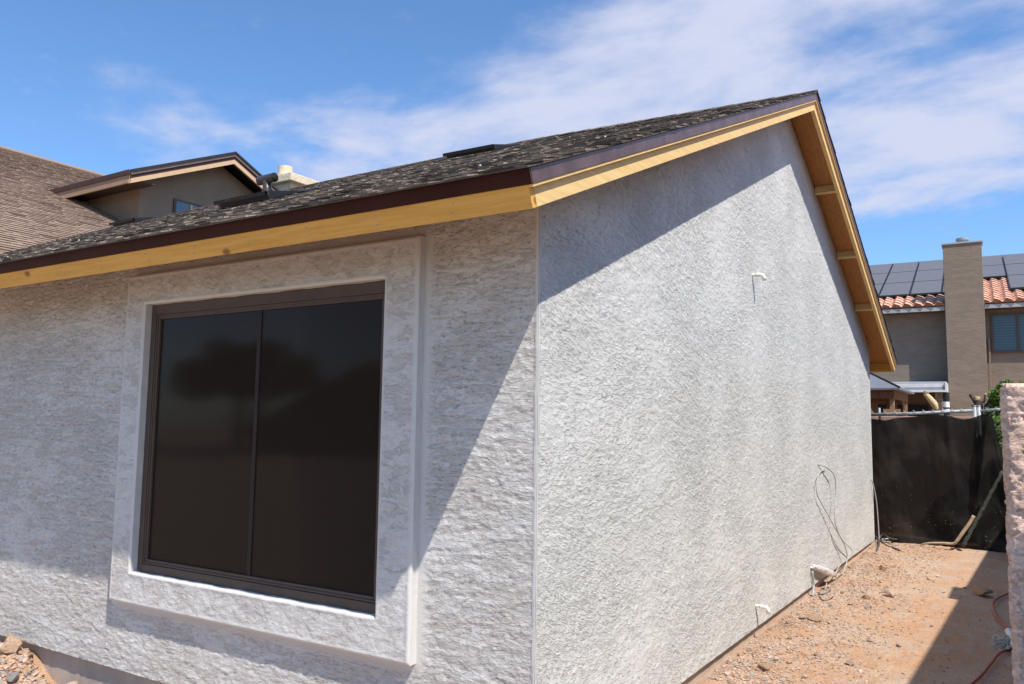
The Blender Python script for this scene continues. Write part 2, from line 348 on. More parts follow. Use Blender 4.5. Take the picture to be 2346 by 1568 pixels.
# window screen pane: dark mesh over glass
m, t, b = mat('screened glass'); M['glass'] = m
t.nodes.remove(b); mo = t.nodes['Material Output']
tr = N('ShaderNodeBsdfTransparent', t); tr.inputs[0].default_value = (.5, .42, .38, 1)
gl = N('ShaderNodeBsdfGlossy', t); gl.inputs['Roughness'].default_value = .065; gl.inputs['Color'].default_value = (1, 1, 1, 1)
df = N('ShaderNodeBsdfDiffuse', t); df.inputs[0].default_value = (.040, .027, .021, 1)
fr = N('ShaderNodeFresnel', t); fr.inputs[0].default_value = 1.36
m1 = N('ShaderNodeMixShader', t); m1.inputs[0].default_value = .62; L(tr.outputs[0], m1.inputs[1], t); L(df.outputs[0], m1.inputs[2], t)
m2 = N('ShaderNodeMixShader', t); L(math_('MULTIPLY', fr.outputs[0], .33, t), m2.inputs[0], t); L(m1.outputs[0], m2.inputs[1], t); L(gl.outputs[0], m2.inputs[2], t)
L(m2.outputs[0], mo.inputs[0], t)
# black shade cloth: slightly see-through
m, t, b = mat('black shade cloth'); M['cloth'] = m
mo = t.nodes['Material Output']; geo = N('ShaderNodeNewGeometry', t)
n = N('ShaderNodeTexNoise', t); L(geo.outputs['Position'], n.inputs['Vector'], t); n.inputs['Scale'].default_value = 2.2; n.inputs['Detail'].default_value = 6
mx = N('ShaderNodeMix', t, data_type='RGBA'); L(ramp(n.outputs[0], .42, .66, 0, 1, t), mx.inputs[0], t); mx.inputs[6].default_value = (.006, .0055, .0055, 1); mx.inputs[7].default_value = (.028, .024, .021, 1)
sp = N('ShaderNodeTexVoronoi', t); L(geo.outputs['Position'], sp.inputs['Vector'], t); sp.inputs['Scale'].default_value = 26
sepz = N('ShaderNodeSeparateXYZ', t); L(geo.outputs['Position'], sepz.inputs[0], t)
low = ramp(sepz.outputs[2], .25, .95, 1, 0, t)
nn = N('ShaderNodeTexNoise', t); L(geo.outputs['Position'], nn.inputs['Vector'], t); nn.inputs['Scale'].default_value = 5
spk = math_('MULTIPLY', math_('MULTIPLY', ramp(sp.outputs['Distance'], .07, .14, 1, 0, t), low, t), ramp(nn.outputs[0], .48, .58, 0, 1, t), t)
mx2 = N('ShaderNodeMix', t, data_type='RGBA'); L(spk, mx2.inputs[0], t); L(mx.outputs[2], mx2.inputs[6], t); mx2.inputs[7].default_value = (.42, .36, .3, 1)
L(mx2.outputs[2], b.inputs['Base Color'], t); b.inputs['Roughness'].default_value = .7; b.inputs['Specular IOR Level'].default_value = .1
wv = N('ShaderNodeTexWave', t, bands_direction='Z'); L(geo.outputs['Position'], wv.inputs[0], t); wv.inputs['Scale'].default_value = 30; wv.inputs['Distortion'].default_value = 2
bp = N('ShaderNodeBump', t); bp.inputs['Distance'].default_value = .001; L(wv.outputs[0], bp.inputs['Height'], t); L(bp.outputs[0], b.inputs['Normal'], t)
tr = N('ShaderNodeBsdfTransparent', t); ms = N('ShaderNodeMixShader', t); ms.inputs[0].default_value = .968; L(tr.outputs[0], ms.inputs[1], t); L(b.outputs[0], ms.inputs[2], t); L(ms.outputs[0], mo.inputs[0], t)
# leaves
def leaf_mat(name, c1, c2):
    m, t, b = mat(name); a = N('ShaderNodeAttribute', t, attribute_name='tint')
    mx = N('ShaderNodeMix', t, data_type='RGBA'); L(a.outputs['Fac'], mx.inputs[0], t); mx.inputs[6].default_value = c1+(1,); mx.inputs[7].default_value = c2+(1,)
    L(mx.outputs[2], b.inputs['Base Color'], t); b.inputs['Roughness'].default_value = .5
    b.inputs['Transmission Weight'].default_value = 0; b.inputs['Subsurface Weight'].default_value = 0
    mo = t.nodes['Material Output']; tl = N('ShaderNodeBsdfTranslucent', t); L(mx.outputs[2], tl.inputs[0], t)
    ms = N('ShaderNodeMixShader', t); ms.inputs[0].default_value = .35; L(b.outputs[0], ms.inputs[1], t); L(tl.outputs[0], ms.inputs[2], t); L(ms.outputs[0], mo.inputs[0], t)
    return m
M['leaf'] = leaf_mat('green leaves', (.05, .11, .02), (.22, .36, .05))
M['leaf_dark'] = leaf_mat('street tree leaves', (.03, .06, .02), (.07, .12, .03))
# dirt
m, t, b = mat('red desert dirt'); M['dirt'] = m
geo = N('ShaderNodeNewGeometry', t)
def tn(sc, det=7, ro=.62, dist=0.):
    n = N('ShaderNodeTexNoise', t); L(geo.outputs['Position'], n.inputs['Vector'], t); n.inputs['Scale'].default_value = sc; n.inputs['Detail'].default_value = det; n.inputs['Roughness'].default_value = ro; n.inputs['Distortion'].default_value = dist; return n.outputs[0]
a1 = tn(1.4, 8, .65, .4); a2 = tn(9, 8, .7); a3 = tn(70, 5, .7)
mx = N('ShaderNodeMix', t, data_type='RGBA'); L(ramp(a1, .38, .64, 0, 1, t), mx.inputs[0], t); mx.inputs[6].default_value = (.53, .315, .188, 1); mx.inputs[7].default_value = (.54, .40, .295, 1)
mx2 = N('ShaderNodeMix', t, data_type='RGBA'); L(ramp(a2, .50, .66, 0, .8, t), mx2.inputs[0], t); L(mx.outputs[2], mx2.inputs[6], t); mx2.inputs[7].default_value = (.46, .40, .35, 1)
mx3 = N('ShaderNodeMix', t, data_type='RGBA', blend_type='MULTIPLY'); L(ramp(a3, .35, .6, 1, 0, t), mx3.inputs[0], t); L(mx2.outputs[2], mx3.inputs[6], t); mx3.inputs[7].default_value = (.78, .72, .66, 1)
sy = N('ShaderNodeSeparateXYZ', t); L(geo.outputs['Position'], sy.inputs[0], t)
mx4 = N('ShaderNodeMix', t, data_type='RGBA'); L(ramp(sy.outputs[1], -3.2, -1.0, 1, 0, t), mx4.inputs[0], t); L(mx3.outputs[2], mx4.inputs[6], t); mx4.inputs[7].default_value = (.34, .275, .22, 1)
L(mx4.outputs[2], b.inputs['Base Color'], t); b.inputs['Roughness'].default_value = .98; b.inputs['Specular IOR Level'].default_value = .1
bp = N('ShaderNodeBump', t); bp.inputs['Distance'].default_value = .028; L(math_('ADD', math_('MULTIPLY', a3, .4, t), a2, t), bp.inputs['Height'], t); L(bp.outputs[0], b.inputs['Normal'], t)

def add_attr(me, name, vals):
    a = me.attributes.new(name, 'FLOAT', 'POINT'); a.data.foreach_set('value', np.asarray(vals, np.float32))

# ------------------------------------------------------------------ textured grids
def grid_mesh(o, ud, vd, nd, us, vs, hf, keep):
    o, ud, vd, nd = map(lambda q: np.array(q, float), (o, ud, vd, nd))
    U, V = np.meshgrid(us, vs); h, pl = hf(U, V)
    P = o+U[..., None]*ud+V[..., None]*vd+h[..., None]*nd
    nu, nv = len(us), len(vs)
    uc = .5*(U[:-1, :-1]+U[1:, 1:]); vc = .5*(V[:-1, :-1]+V[1:, 1:])
    K = keep(uc, vc)
    I = np.arange(nu*nv).reshape(nv, nu)
    F = np.stack([I[:-1, :-1], I[:-1, 1:], I[1:, 1:], I[1:, :-1]], -1)[K]
    if np.dot(np.cross(ud, vd), nd) < 0: F = F[:, ::-1]
    used = np.unique(F); remap = -np.ones(nu*nv, int); remap[used] = np.arange(len(used))
    F = remap[F]; P = P.reshape(-1, 3)[used]; pl = pl.reshape(-1)[used]
    me = bpy.data.meshes.new('g'); me.vertices.add(len(P)); me.vertices.foreach_set('co', P.astype(np.float32).ravel())
    me.loops.add(F.size); me.loops.foreach_set('vertex_index', F.astype(np.int32).ravel())
    me.polygons.add(len(F)); me.polygons.foreach_set('loop_start', np.arange(0, F.size, 4, dtype=np.int32)); 
    me.polygons.foreach_set('use_smooth', np.ones(len(F), bool))
    me.update(calc_edges=True); me.validate(); add_attr(me, 'pl', pl)
    return me
def lace(u, v, s=1., seed=0., ang=0., amp=1., stretch=2.1):
    """low relief of the troweled coat; the torn ledges are in the material"""
    wx = fbm(u*9*s, v*14*s, seed+3, 3)
    a = fbm(u*6*s+.35*wx, v*6*stretch*s+.5*wx, seed, 5, g=.62)
    b_ = fbm(u*16*s+.5*wx, v*16*stretch*.8*s, seed+9, 4, g=.6)
    h = amp*(.0012*sst(-.02, .03, a)+.0012*sst(0, .06, b_)+.0008*b_+.0022*a)
    return h, np.ones_like(u)
def lump(u, v, s=1., seed=0., amp=1., stretch=1.3):
    wx = fbm(u*9*s, v*14*s, seed+3, 3); wz = fbm(u*9*s+31, v*14*s, seed+5, 3)
    a = fbm(u*5.5*s+.35*wx, v*5.5*stretch*s+.5*wz, seed, 5, g=.62); b_ = fbm(u*16*s+.5*wx, v*16*stretch*.8*s+.5*wz, seed+9, 4, g=.6)
    p1 = sst(-.02, .03, a-.02); return amp*(.0030*p1+.0022*sst(0, .07, b_)*(1-.5*p1)+.0016*b_+.0025*a), np.ones_like(u)

# ============================================================ HOUSE
k = .4196; TH = math.atan(k); CT, ST = math.cos(TH), math.sin(TH)
D = 9.30; YR = 4.6785; A_ = .4962; B = .2634; ZF = 2.3654     # gable depth, ridge line, overhangs, fascia underside
def sag(x): return float(np.interp(x, [-16, -10.8, -5.9, -2.9, -1.64, .28], [.06, .06, .093, .09, .056, 0]))
house = empty('house', (0, 0, 0), 'grey stucco house with raw wood fascia, big dark window and shingle gable roof', 'house')

TR0, TR1, TZ0, TZ1 = -3.042, -.643, .42, 2.457
OX0, OX1, OZ0, OZ1 = -2.84, -.862, .612, 2.262
TT = .056
# front wall
def edges(u, v, rects_u, rects_v, w=.018):
    m = np.ones_like(u)
    for c in rects_u: m *= sst(w*.35, w*1.6, np.abs(u-c))
    for c in rects_v: m *= sst(w*.35, w*1.6, np.abs(v-c))
    return m
def h_front(u, v):
    h, pl = lace(u, v, 1.0, 1., 0, 1.25, 2.6)
    # smooth hand-floated margins by the corner, the foot and the window trim
    e = sst(.004, .022, -u)
    dx = np.maximum(np.maximum(TR0-u, u-TR1), 0); dz = np.maximum(np.maximum(TZ0-v, v-TZ1), 0)
    e *= sst(.01, .075, np.hypot(dx, dz)+.0)
    # under the eave much of the coat is torn and thin
    return h*e+(1-e)*.0030, e
def uspace(u0, u1, f):
    r = [u0]
    while r[-1] < u1: r.append(r[-1]+f(r[-1]))
    r[-1] = u1; return np.array(r)
us = uspace(-6.2, 0, lambda u: .0062+.0011*abs(u)); vs = np.linspace(0, 2.62, 400)
me = grid_mesh((0, 0, 0), (1, 0, 0), (0, 0, 1), (0, -1, 0), us, vs, h_front, lambda u, v: ~((u > TR0+.05) & (u < TR1-.05) & (v > TZ0+.05) & (v < TZ1-.05)))
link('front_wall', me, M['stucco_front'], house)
# trim around the window
def h_trim(u, v):
    h, pl = lace(u, v, 1.25, 40., 0, 1.0, 1.5)
    d = np.minimum.reduce([u-TR0, TR1-u, v-TZ0, TZ1-v]); dx = np.maximum(np.maximum(OX0-u, u-OX1), 0); dz = np.maximum(np.maximum(OZ0-v, v-OZ1), 0)
    e = sst(.004, .035, d)*sst(.004, .03, np.hypot(dx, dz))
    edge = .010*(1-sst(.0, .012, np.minimum(d, np.hypot(dx, dz))))
    return h*e+(1-e)*.0028-edge, e
def with_edges(a, b, step, *ins): return np.unique(np.concatenate([np.arange(a, b, step), [b], *[[i] for i in ins]]))
ut = with_edges(TR0, TR1, .0075, OX0, OX1); vt = with_edges(TZ0, TZ1, .007, OZ0, OZ1)
win = None
me = grid_mesh((0, -TT, 0), (1, 0, 0), (0, 0, 1), (0, -1, 0), ut, vt, h_trim, lambda u, v: ~((u > OX0) & (u < OX1) & (v > OZ0) & (v < OZ1)))
trim = link('window_trim', me, M['stucco_trim'], house)
mb = MB(); y0, y1 = -TT+.0072, .012
def side_strip(mb, pts, n=60, amp=.0016):     # wavy hand-floated side band between two planes
    for (p0, p1, q0, q1) in pts:
        P0, P1, Q0, Q1 = map(Vector, (p0, p1, q0, q1)); nn = (P1-P0).cross(Q0-P0).normalized()
        vs = []
        for i in range(n+1):
            t = i/n
            for j in range(5):
                s_ = j/4; p = (P0.lerp(P1, t)).lerp(Q0.lerp(Q1, t), s_)
                w = 0 if j in (0,) else 1
                p = p+nn*amp*w*(math.sin(t*37+j*1.3)+.7*math.sin(t*91+j*2.1+p.x*5)+random.uniform(-.4, .4)); vs.append(p)
        mb.add(vs, [(i*5+j, (i+1)*5+j, (i+1)*5+j+1, i*5+j+1) for i in range(n) for j in range(4)])
side_strip(mb, [((TR1, y0, TZ0), (TR1, y0, TZ1), (TR1, y1, TZ0), (TR1, y1, TZ1)),
                ((TR0, y0, TZ0), (TR0, y0, TZ1), (TR0, y1, TZ0), (TR0, y1, TZ1)),
                ((TR0, y0, TZ0), (TR1, y0, TZ0), (TR0, y1, TZ0), (TR1, y1, TZ0)),
                ((TR0, y0, TZ1), (TR1, y0, TZ1), (TR0, y1, TZ1), (TR1, y1, TZ1)),
                ((OX0, y0, OZ0), (OX0, y0, OZ1), (OX0, .04, OZ0), (OX0, .04, OZ1)),
                ((OX1, y0, OZ0), (OX1, y0, OZ1), (OX1, .04, OZ0), (OX1, .04, OZ1)),
                ((OX0, y0, OZ0), (OX1, y0, OZ0), (OX0, .04, OZ0), (OX1, .04, OZ0)),
                ((OX0, y0, OZ1), (OX1, y0, OZ1), (OX0, .04, OZ1), (OX1, .04, OZ1))])
mb.build('trim_return', M['stucco_smooth'], trim, smooth=True)

# gable wall
def wall_top(y): return ZF+k*(np.minimum(y, 2*YR-y)+A_)+.10
def h_gable(u, v):
    ang = 0
    h, pl = lace(u, v, .95, 20., ang, 1.0, 2.0)
    e = sst(.004, .020, u)*sst(.01, .04, D-u)
    return h*e+(1-e)*.0030, e
us = uspace(0, D, lambda u: .0065+.0019*u); vs = np.linspace(0, 4.62, 620)
me = grid_mesh((0, 0, 0), (0, 1, 0), (0, 0, 1), (1, 0, 0), us, vs, h_gable, lambda u, v: v < wall_top(u))
link('gable_wall', me, M['stucco_gable'], house)
# corner bead: rounded smooth plaster arris
mb = MB(); zs_ = np.linspace(0, 2.6, 120); mb.tube([(-.0088+.0006*math.sin(z*7.1), .0088, z) for z in zs_], [.0118+.0004*math.sin(z*23+1)+random.uniform(-.0004, .0004) for z in zs_], 14)
mb.build('corner_bead', M['stucco_smooth'], house, smooth=True)
# hidden shell, underside lip and foundation
mb = MB()
mb.box((-6.2, .03, -.0), (-3.3, .045, 2.6)); mb.box((-.5, .03, 0), (-.045, .045, 2.6)); mb.box((-.045, .03, 0), (-.03, D-.03, 2.7))
mb.box((-6.2, D-.02, 0), (0.0, D, 2.7)); mb.box((-3.3, .03, 0), (-.5, .045, .45)); mb.box((-3.3, .03, 2.4), (-.5, .045, 2.6))
mb.add([(0, 0, 0), (-6.2, 0, 0), (-6.2, .04, 0), (-.04, .04, 0)], [(0, 1, 2, 3)]); mb.add([(0, 0, .0), (-.04, .04, 0), (-.04, D, 0), (0, D, 0)], [(0, 1, 2, 3)])
mb.build('wall_core', M['concrete'], house)
mb = MB(); mb.box((-6.2, .036, -.6), (-.036, D-.036, -.002)); mb.build('foundation', M['concrete'], house)

# window
win = empty('window', (0, 0, 0), None, None); win.parent = house; del_keys = None
def ring(mb, x0, x1, z0, z1, wl, wr, wb, wt, ya, yb):
    mb.box((x0, ya, z0), (x0+wl, yb, z1)); mb.box((x1-wr, ya, z0), (x1, yb, z1))
    mb.box((x0+wl, ya, z0), (x1-wr, yb, z0+wb)); mb.box((x0+wl, ya, z1-wt), (x1-wr, yb, z1))
mb = MB(); ring(mb, OX0+.002, OX1-.002, OZ0+.001, OZ1-.001, .045, .028, .048, .062, -.008, .10)
mb.build('window_frame', M['frame'], win, bevel=.003)
mb = MB(); ring(mb, OX0+.048, OX1-.031, OZ0+.050, OZ1-.064, .028, .030, .028, .028, .004, .030)
ring(mb, OX0+.048, OX1-.031, OZ0+.050, OZ1-.064, .012, .012, .012, .012, -.002, .004)
mb.build('screen_frame', M['frame'], win, bevel=.002)
mb = MB(); mb.box((OX0+.07, .016, OZ0+.07), (OX1-.055, .020, OZ1-.085)); mb.build('screen_pane', M['glass'], win)
mb = MB(); ring(mb, OX0+.05, -1.83, OZ0+.052, OZ1-.066, .07, .05, .07, .07, .05, .075); mb.build('sash', M['frame_in'], win, bevel=.003)
mb = MB(); ring(mb, -1.875, OX1-.03, OZ0+.052, OZ1-.066, .05, .07, .07, .07, .078, .099); mb.build('sash', M['frame_in'], win, bevel=.003)
mb = MB(); mb.box((-1.862, .0105, OZ0+.078), (-1.832, .0155, OZ1-.092)); mb.build('mullion', M['mull'], win, bevel=.002)
mb = MB(); mb.box((-3.25, .9, .1), (-.45, 2.4, 2.5)); me = mb.mesh(); me.flip_normals(); link('room_interior', me, M['dark'], win)
mb = MB(); mb.box((-3.4, .105, .3), (-3.2, .9, 2.5)); mb.box((-.55, .105, .3), (-.4, .9, 2.5)); mb.box((-3.2, .105, 2.3), (-.55, 2.4, 2.45)); mb.box((-3.2, .105, .2), (-.55, .9, .3))
mb.build('interior_wall', M['dark_brown'], win)

# roof deck, fascias, drip edges
def roofz(y, h=0.): return 0
def RP(x, s, h, far=False, bend=True):
    """point on the addition's roof: s metres up the slope from the fascia foot, h out along the slope normal"""
    y = -A_+s*CT-h*ST; z = ZF+s*ST+h*CT
    if bend: z += sag(x)*np.clip((y+A_)/(YR+A_), 0, 1)
    if far: y = 2*YR-y
    return Vector((x, y, z))
SMAX = (YR+A_)/CT
def s_end(h): return (YR+A_+h*ST)/CT       # where the normal-offset line reaches the ridge
def rake_board(name, x0, x1, h0, h1, m, far, s0=0., mats=None, seg=1):
    mb = MB(); P = [RP(x0, s0, h0, far), RP(x0, s_end(h0), h0, far), RP(x0, s_end(h1), h1, far), RP(x0, s0, h1, far)]
    mb.prism(P, (x1-x0, 0, 0)); return mb.build(name, m, house, bevel=.002)
HF = .150
for far in (False, True):
    rake_board('rake_board', B-.036, B, 0, HF-.012, M['wood_y'], far, .036 if far else .0365)
    rake_board('rake_strip', B+.0005, B+.019, .080, .098, M['wood_y'], far, -.0)
    rake_board('rake_drip_edge', B+.0195, B+.0235, .094, HF+.004, M['drip_rake'], far, -.008)
# front and rear fascia
for far in (False, True):
    mb = MB(); P = [RP(B, 0, 0, far, False), RP(B, .036, 0, far, False), RP(B, .036, HF-.012, far, False), RP(B, 0, HF-.012, far, False)]
    mb.prism(P, (-6.2-B, 0, 0)); mb.build('fascia_board', M['wood_x'], house, bevel=.002)
    mb = MB(); P = [RP(B+.024, -.0015, .092, far, False), RP(B+.024, -.0045, .092, far, False), RP(B+.024, -.0045, HF+.004, far, False), RP(B+.024, -.0015, HF+.004, far, False)]
    mb.prism(P, (-6.2-B, 0, 0)); mb.build('eave_drip_edge', M['drip'], house)
g = MB()
for x_ in np.arange(-4.2, .25, .41):
    for h_ in (.03, .068):
        g = MB(); c_ = RP(x_+random.uniform(-.02, .02), 0, h_, False, False); n_ = Vector((0, -CT, -ST)); g.tube([c_-n_*.001, c_+n_*.0012], .004, 8); g.build('nail_head', M['galv'], house)
# plywood deck seen from below
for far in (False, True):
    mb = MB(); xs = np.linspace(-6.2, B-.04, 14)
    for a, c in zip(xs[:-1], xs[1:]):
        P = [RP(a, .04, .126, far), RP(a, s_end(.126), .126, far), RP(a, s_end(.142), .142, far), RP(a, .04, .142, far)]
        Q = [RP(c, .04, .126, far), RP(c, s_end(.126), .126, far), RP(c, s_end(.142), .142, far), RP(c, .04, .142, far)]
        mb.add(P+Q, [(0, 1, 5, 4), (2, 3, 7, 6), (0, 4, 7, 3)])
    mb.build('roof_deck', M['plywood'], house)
for far in (False, True):
    for yy in (8.24, 7.08, 5.90):
        y_ = yy if far else 2*YR-yy; s_ = ((2*YR-yy)+A_)/CT
        mb = MB(); o = RP(.006, s_, .034, far, False); d = RP(.006, s_+.038, .034, far, False)-o; n_ = RP(.006, s_, .124, far, False)-o
        mb.obox(o, (B-.044, 0, 0), d, n_); mb.build('lookout_block', M['wood_side'], house, bevel=.002)

# shingles
def shingles(name, mtl, parent, P, courses, xr, step=.13, seed=1, tabw=(.07, .19), thick=.007, edge=None):
    """P(x, s, h) -> point; every course is a slab lapped over the one below with random thicker tabs on it"""
    R = random.Random(seed); V = []; F = []; T = []
    def slab(x0, x1, s0, s1, h0, h1, tint, jag=0):
        n = max(1, int((x1-x0)/.9)); xs = [x0+(x1-x0)*i/n for i in range(n+1)]
        for a, c in zip(xs[:-1], xs[1:]):
            b0 = len(V)
            for x in (a, c):
                j = R.uniform(-jag, jag)
                V.extend([P(x, s0+j, h0-thick), P(x, s0+j, h0), P(x, s1, h1)])
            F.append((b0, b0+3, b0+4, b0+1)); F.append((b0+1, b0+4, b0+5, b0+2)); T.extend([tint]*6)
            if a == xs[0]: F.append((b0, b0+1, b0+2))
            if c == xs[-1]: F.append((b0+3, b0+5, b0+4))
    for ci in range(courses):
        s0 = ci*step; x0, x1 = xr(s0)
        if x1-x0 < .05: continue
        cj = R.uniform(-.06, .06)
        slab(x0, x1+(0), s0, s0+step*1.15, .010, .002, .42+cj, .002)
        x = x0+R.uniform(0, .1)
        while x < x1-.02:
            w = R.uniform(*tabw); xe = min(x+w, x1+R.uniform(-.004, .006))
            if xe-x > .02: slab(x, xe, s0-.003+R.uniform(-.003, .003), s0+step*1.1, .010+thick+R.uniform(0, .003), .004, min(1, max(0, R.gauss(.55, .27))), .002)
            x = xe+R.uniform(.02, .10)
    me = bpy.data.meshes.new(name); me.from_pydata([tuple(q) for q in V], [], F); me.update(); add_attr(me, 'tint', T)
    return link(name, me, mtl, parent)
XOV = B+.034
S0 = -.042          # shingles hang past the drip edge
def newP(far): return lambda x, s, h: RP(x, s+S0, HF+.004+h, far)
# the valley with the old roof: old slope faces +x and starts at z 4.81, x -10.83
def valley_x(s):
    y = -A_+s*CT; return -5.965-y-.35
nc = int(s_end(HF)/.13)+1
shingles('roof_shingles', M['shingle_new'], house, newP(False), nc, lambda s: (valley_x(s), XOV), seed=3)
shingles('roof_shingles', M['shingle_new'], house, newP(True), nc, lambda s: (-6.0, XOV), seed=4)
# ridge caps
mb = MB(); x = XOV; i = 0; V = []; F = []; T = []
while x > -11.2:
    for far in (False, True):
        b0 = len(V); h1 = HF+.034; h2 = HF+.022; e1 = s_end(h1)
        V += [RP(x, e1-.14, h1-.006, far), RP(x, e1, h1, far), RP(x-.30, e1, h2, far), RP(x-.30, e1-.14, h2-.006, far), RP(x, e1-.14, h1-.018, far), RP(x, e1, h1-.014, far)]
        F += [(b0, b0+1, b0+2, b0+3), (b0+4, b0+5, b0+1, b0)]; T += [random.uniform(.2, .7)]*6
    x -= .2; i += 1
me = bpy.data.meshes.new('ridge'); me.from_pydata([tuple(q) for q in V], [], F); me.update(); add_attr(me, 'tint', T); link('ridge_cap', me, M['shingle_new'], house)

g = MB()
for _ in range(13):
    x_ = random.uniform(-7, .2); s_ = random.uniform(.1, 5.0)*random.random()**.5; c_ = RP(x_, s_, HF+.028); r_ = random.uniform(.005, .010)
    g.add([c_+Vector((r_*random.uniform(.6, 1.3)*math.cos(a), r_*math.sin(a), 0)) for a in (0, 1.3, 2.5, 3.8, 5)]+[c_+Vector((0, 0, r_*.9))], [(0, 1, 5), (1, 2, 5), (2, 3, 5), (3, 4, 5), (4, 0, 5)])
pc_ = g.build('plaster_crumbs', M['stucco_smooth'], house); pc_['kind'] = 'stuff'
# roof vents (low slant-back metal hoods)
def vent(xc, s, w, hgt, dep):
    g = MB(); h0 = HF+.028
    p = lambda x, ss, h: RP(x, ss, h0+h)
    x0, x1 = xc-w/2, xc+w/2
    vs = [p(x0, s, 0), p(x1, s, 0), p(x1, s, hgt), p(x0, s, hgt), p(x0+.02, s+dep, .005), p(x1-.02, s+dep, .005), p(x0-.015, s-.04, hgt+.004), p(x1+.015, s-.04, hgt+.004), p(x0-.015, s-.04, hgt-.03), p(x1+.015, s-.04, hgt-.03)]
    g.add(vs, [(0, 1, 2, 3), (3, 2, 5, 4), (0, 3, 4), (1, 5, 2), (6, 3, 2, 7), (8, 6, 7, 9)])
    g.add([p(x0-.08, s-.07, -.002), p(x1+.08, s-.07, -.002), p(x1+.08, s+dep+.15, .006), p(x0-.08, s+dep+.15, .006)], [(0, 1, 2, 3)])
    return g.build('roof_vent', M['vent_metal'], house)
vent(-3.72, 2.10, .62, .065, .42); vent(-2.88, 4.40, .60, .05, .40); vent(-8.9, 4.4, .55, .055, .35)
# flue with a tee cap on the new roof
g = MB(); pb = RP(-6.0, 4.45, HF)
g.tube([pb+Vector((0, 0, -.05)), pb+Vector((0, 0, .20))], .055, 14); g.tube([pb+Vector((-.01, 0, .02)), pb+Vector((-.01, 0, .06))], [.10, .062], 14)
g.build('flue_pipe', M['pipe_metal'], house, smooth=True)
g = MB(); c = pb+Vector((0, 0, .225)); ax = Vector((1, 0, .02)).normalized()
g.tube([c-ax*.15, c+ax*.13], .058, 18, cap=False); g.tube([c+ax*.128, c-ax*.14], .052, 18, mi=1); g.build('flue_cap', [M['pipe_metal'], M['dark']], house, smooth=True)

# ---- the older roof behind, sloping towards +x
OZ = lambda x: 4.81-.42*(x+10.83)
OTH = math.atan(.42); OC, OS = math.cos(OTH), math.sin(OTH)
XE = -5.75                                        # lower edge of the old slope
def oldP(u, s, h): x = XE-s*OC+h*OS; return Vector((x, u, OZ(XE)+s*OS+h*OC))
def old_yr(s):
    x = XE-s*OC; return (-1.0, max(-5.965-x+.45, -.9) if x > -11.2 else 9.5)
ncs = int((16.85+XE)/OC/.13)+1
shingles('old_roof_shingles', M['shingle_old'], house, oldP, ncs, old_yr, seed=8, tabw=(.15, .4))
mb = MB(); V = []
mb.tube([(-16.86, y, OZ(-16.86)+.03) for y in np.linspace(-1, 9.5, 30)], .06, 8); mb.build('old_ridge_cap', M['shingle_old'], house)
add_attr(COL.objects[-1].data, 'tint', [.6]*len(COL.objects[-1].data.vertices)) if 'tint' not in COL.objects[-1].data.attributes else None
mb = MB(); mb.add([oldP(-1, 0, -.01), oldP(12, 0, -.01), oldP(12, 12, -.01), oldP(-1, 12, -.01)], [(0, 1, 2, 3)]); mb.add([(-16.8, -1, 7.2), (-16.8, 12, 7.2), (-22, 12, 5), (-22, -1, 5)], [(0, 1, 2, 3)])
mb.build('old_roof_deck', M['shingle_edge'], house)
mb = MB(); mb.box((-22, -.3, -.6), (-6.2, 12, 2.55)); mb.build('old_wall', M['stucco_old'], house)
# ---- cross gable (dormer) on the older roof
DX = -10.02; DW = -10.42; DY0 = 4.25; DYR = 6.20; DZ0 = 5.36; kd = .445
dorm = empty('dormer', (0, 0, 0), None, None); dorm.parent = house
def dz(y, h=0): return DZ0+kd*(min(y, 2*DYR-y)-DY0)+h
mb = MB(); yl = DY0+.42; 
mb.prism([(DW, yl, 3.6), (DW, 2*DYR-yl, 3.6), (DW, 2*DYR-yl, dz(yl)-.02), (DW, DYR, dz(DYR)-.05), (DW, yl, dz(yl)-.02)], (-6, 0, 0)); mb.build('dormer_wall', M['stucco_old'], dorm)
ct = math.cos(math.atan(kd)); 
def drake(name, x0, x1, h0, h1, m):
    mb = MB()
    for far in (0, 1):
        f = lambda y: 2*DYR-y if far else y
        mb.prism([(x0, f(DY0), dz(DY0)+h0), (x0, DYR, dz(DYR)+h0), (x0, DYR, dz(DYR)+h1), (x0, f(DY0), dz(DY0)+h1)], (x1-x0, 0, 0))
    return mb.build(name, m, dorm)
drake('dormer_rake_board', DX-.04, DX, -.10, -.025, M['paint_tan']); drake('dormer_rake_shade', DX-.05, DX-.008, -.025, .035, M['brown_shade']); drake('dormer_drip_edge', DX-.03, DX+.012, .035, .085, M['paint_purple'])  # the dark middle strip is painted shade above the tan board
drake('dormer_roof', DX-6.5, DX+.03, .087, .125, M['shingle_edge'])
mb = MB(); mb.box((-12.6, DY0-.03, DZ0-.10), (DX-.042, DY0, DZ0+.035)); mb.build('dormer_fascia', M['paint_tan_shade'], dorm)
mb = MB(); mb.box((-12.8, DY0-.05, DZ0+.03), (DX, DY0-.031, DZ0+.11)); mb.build('dormer_eave_drip', M['brown_shade'], dorm)
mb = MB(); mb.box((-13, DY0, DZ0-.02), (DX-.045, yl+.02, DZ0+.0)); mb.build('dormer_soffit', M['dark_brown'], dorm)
dwin = MB(); dwin.box((DW, 5.29, 4.65), (DW+.03, 5.97, 5.32)); dwin.build('dormer_window_frame', M['frame'], dorm)
g = MB(); g.box((DW+.031, 5.33, 4.68), (DW+.036, 5.93, 5.28)); g.build('dormer_window_glass', simple('blue grey glass', (.10, .14, .17), .1, 0, var=.1, spec=.8), dorm)
g = MB(); g.box((DW+.031, 5.60, 4.68), (DW+.05, 5.64, 5.28)); g.build('dormer_window_bar', M['paint_tan'], dorm)
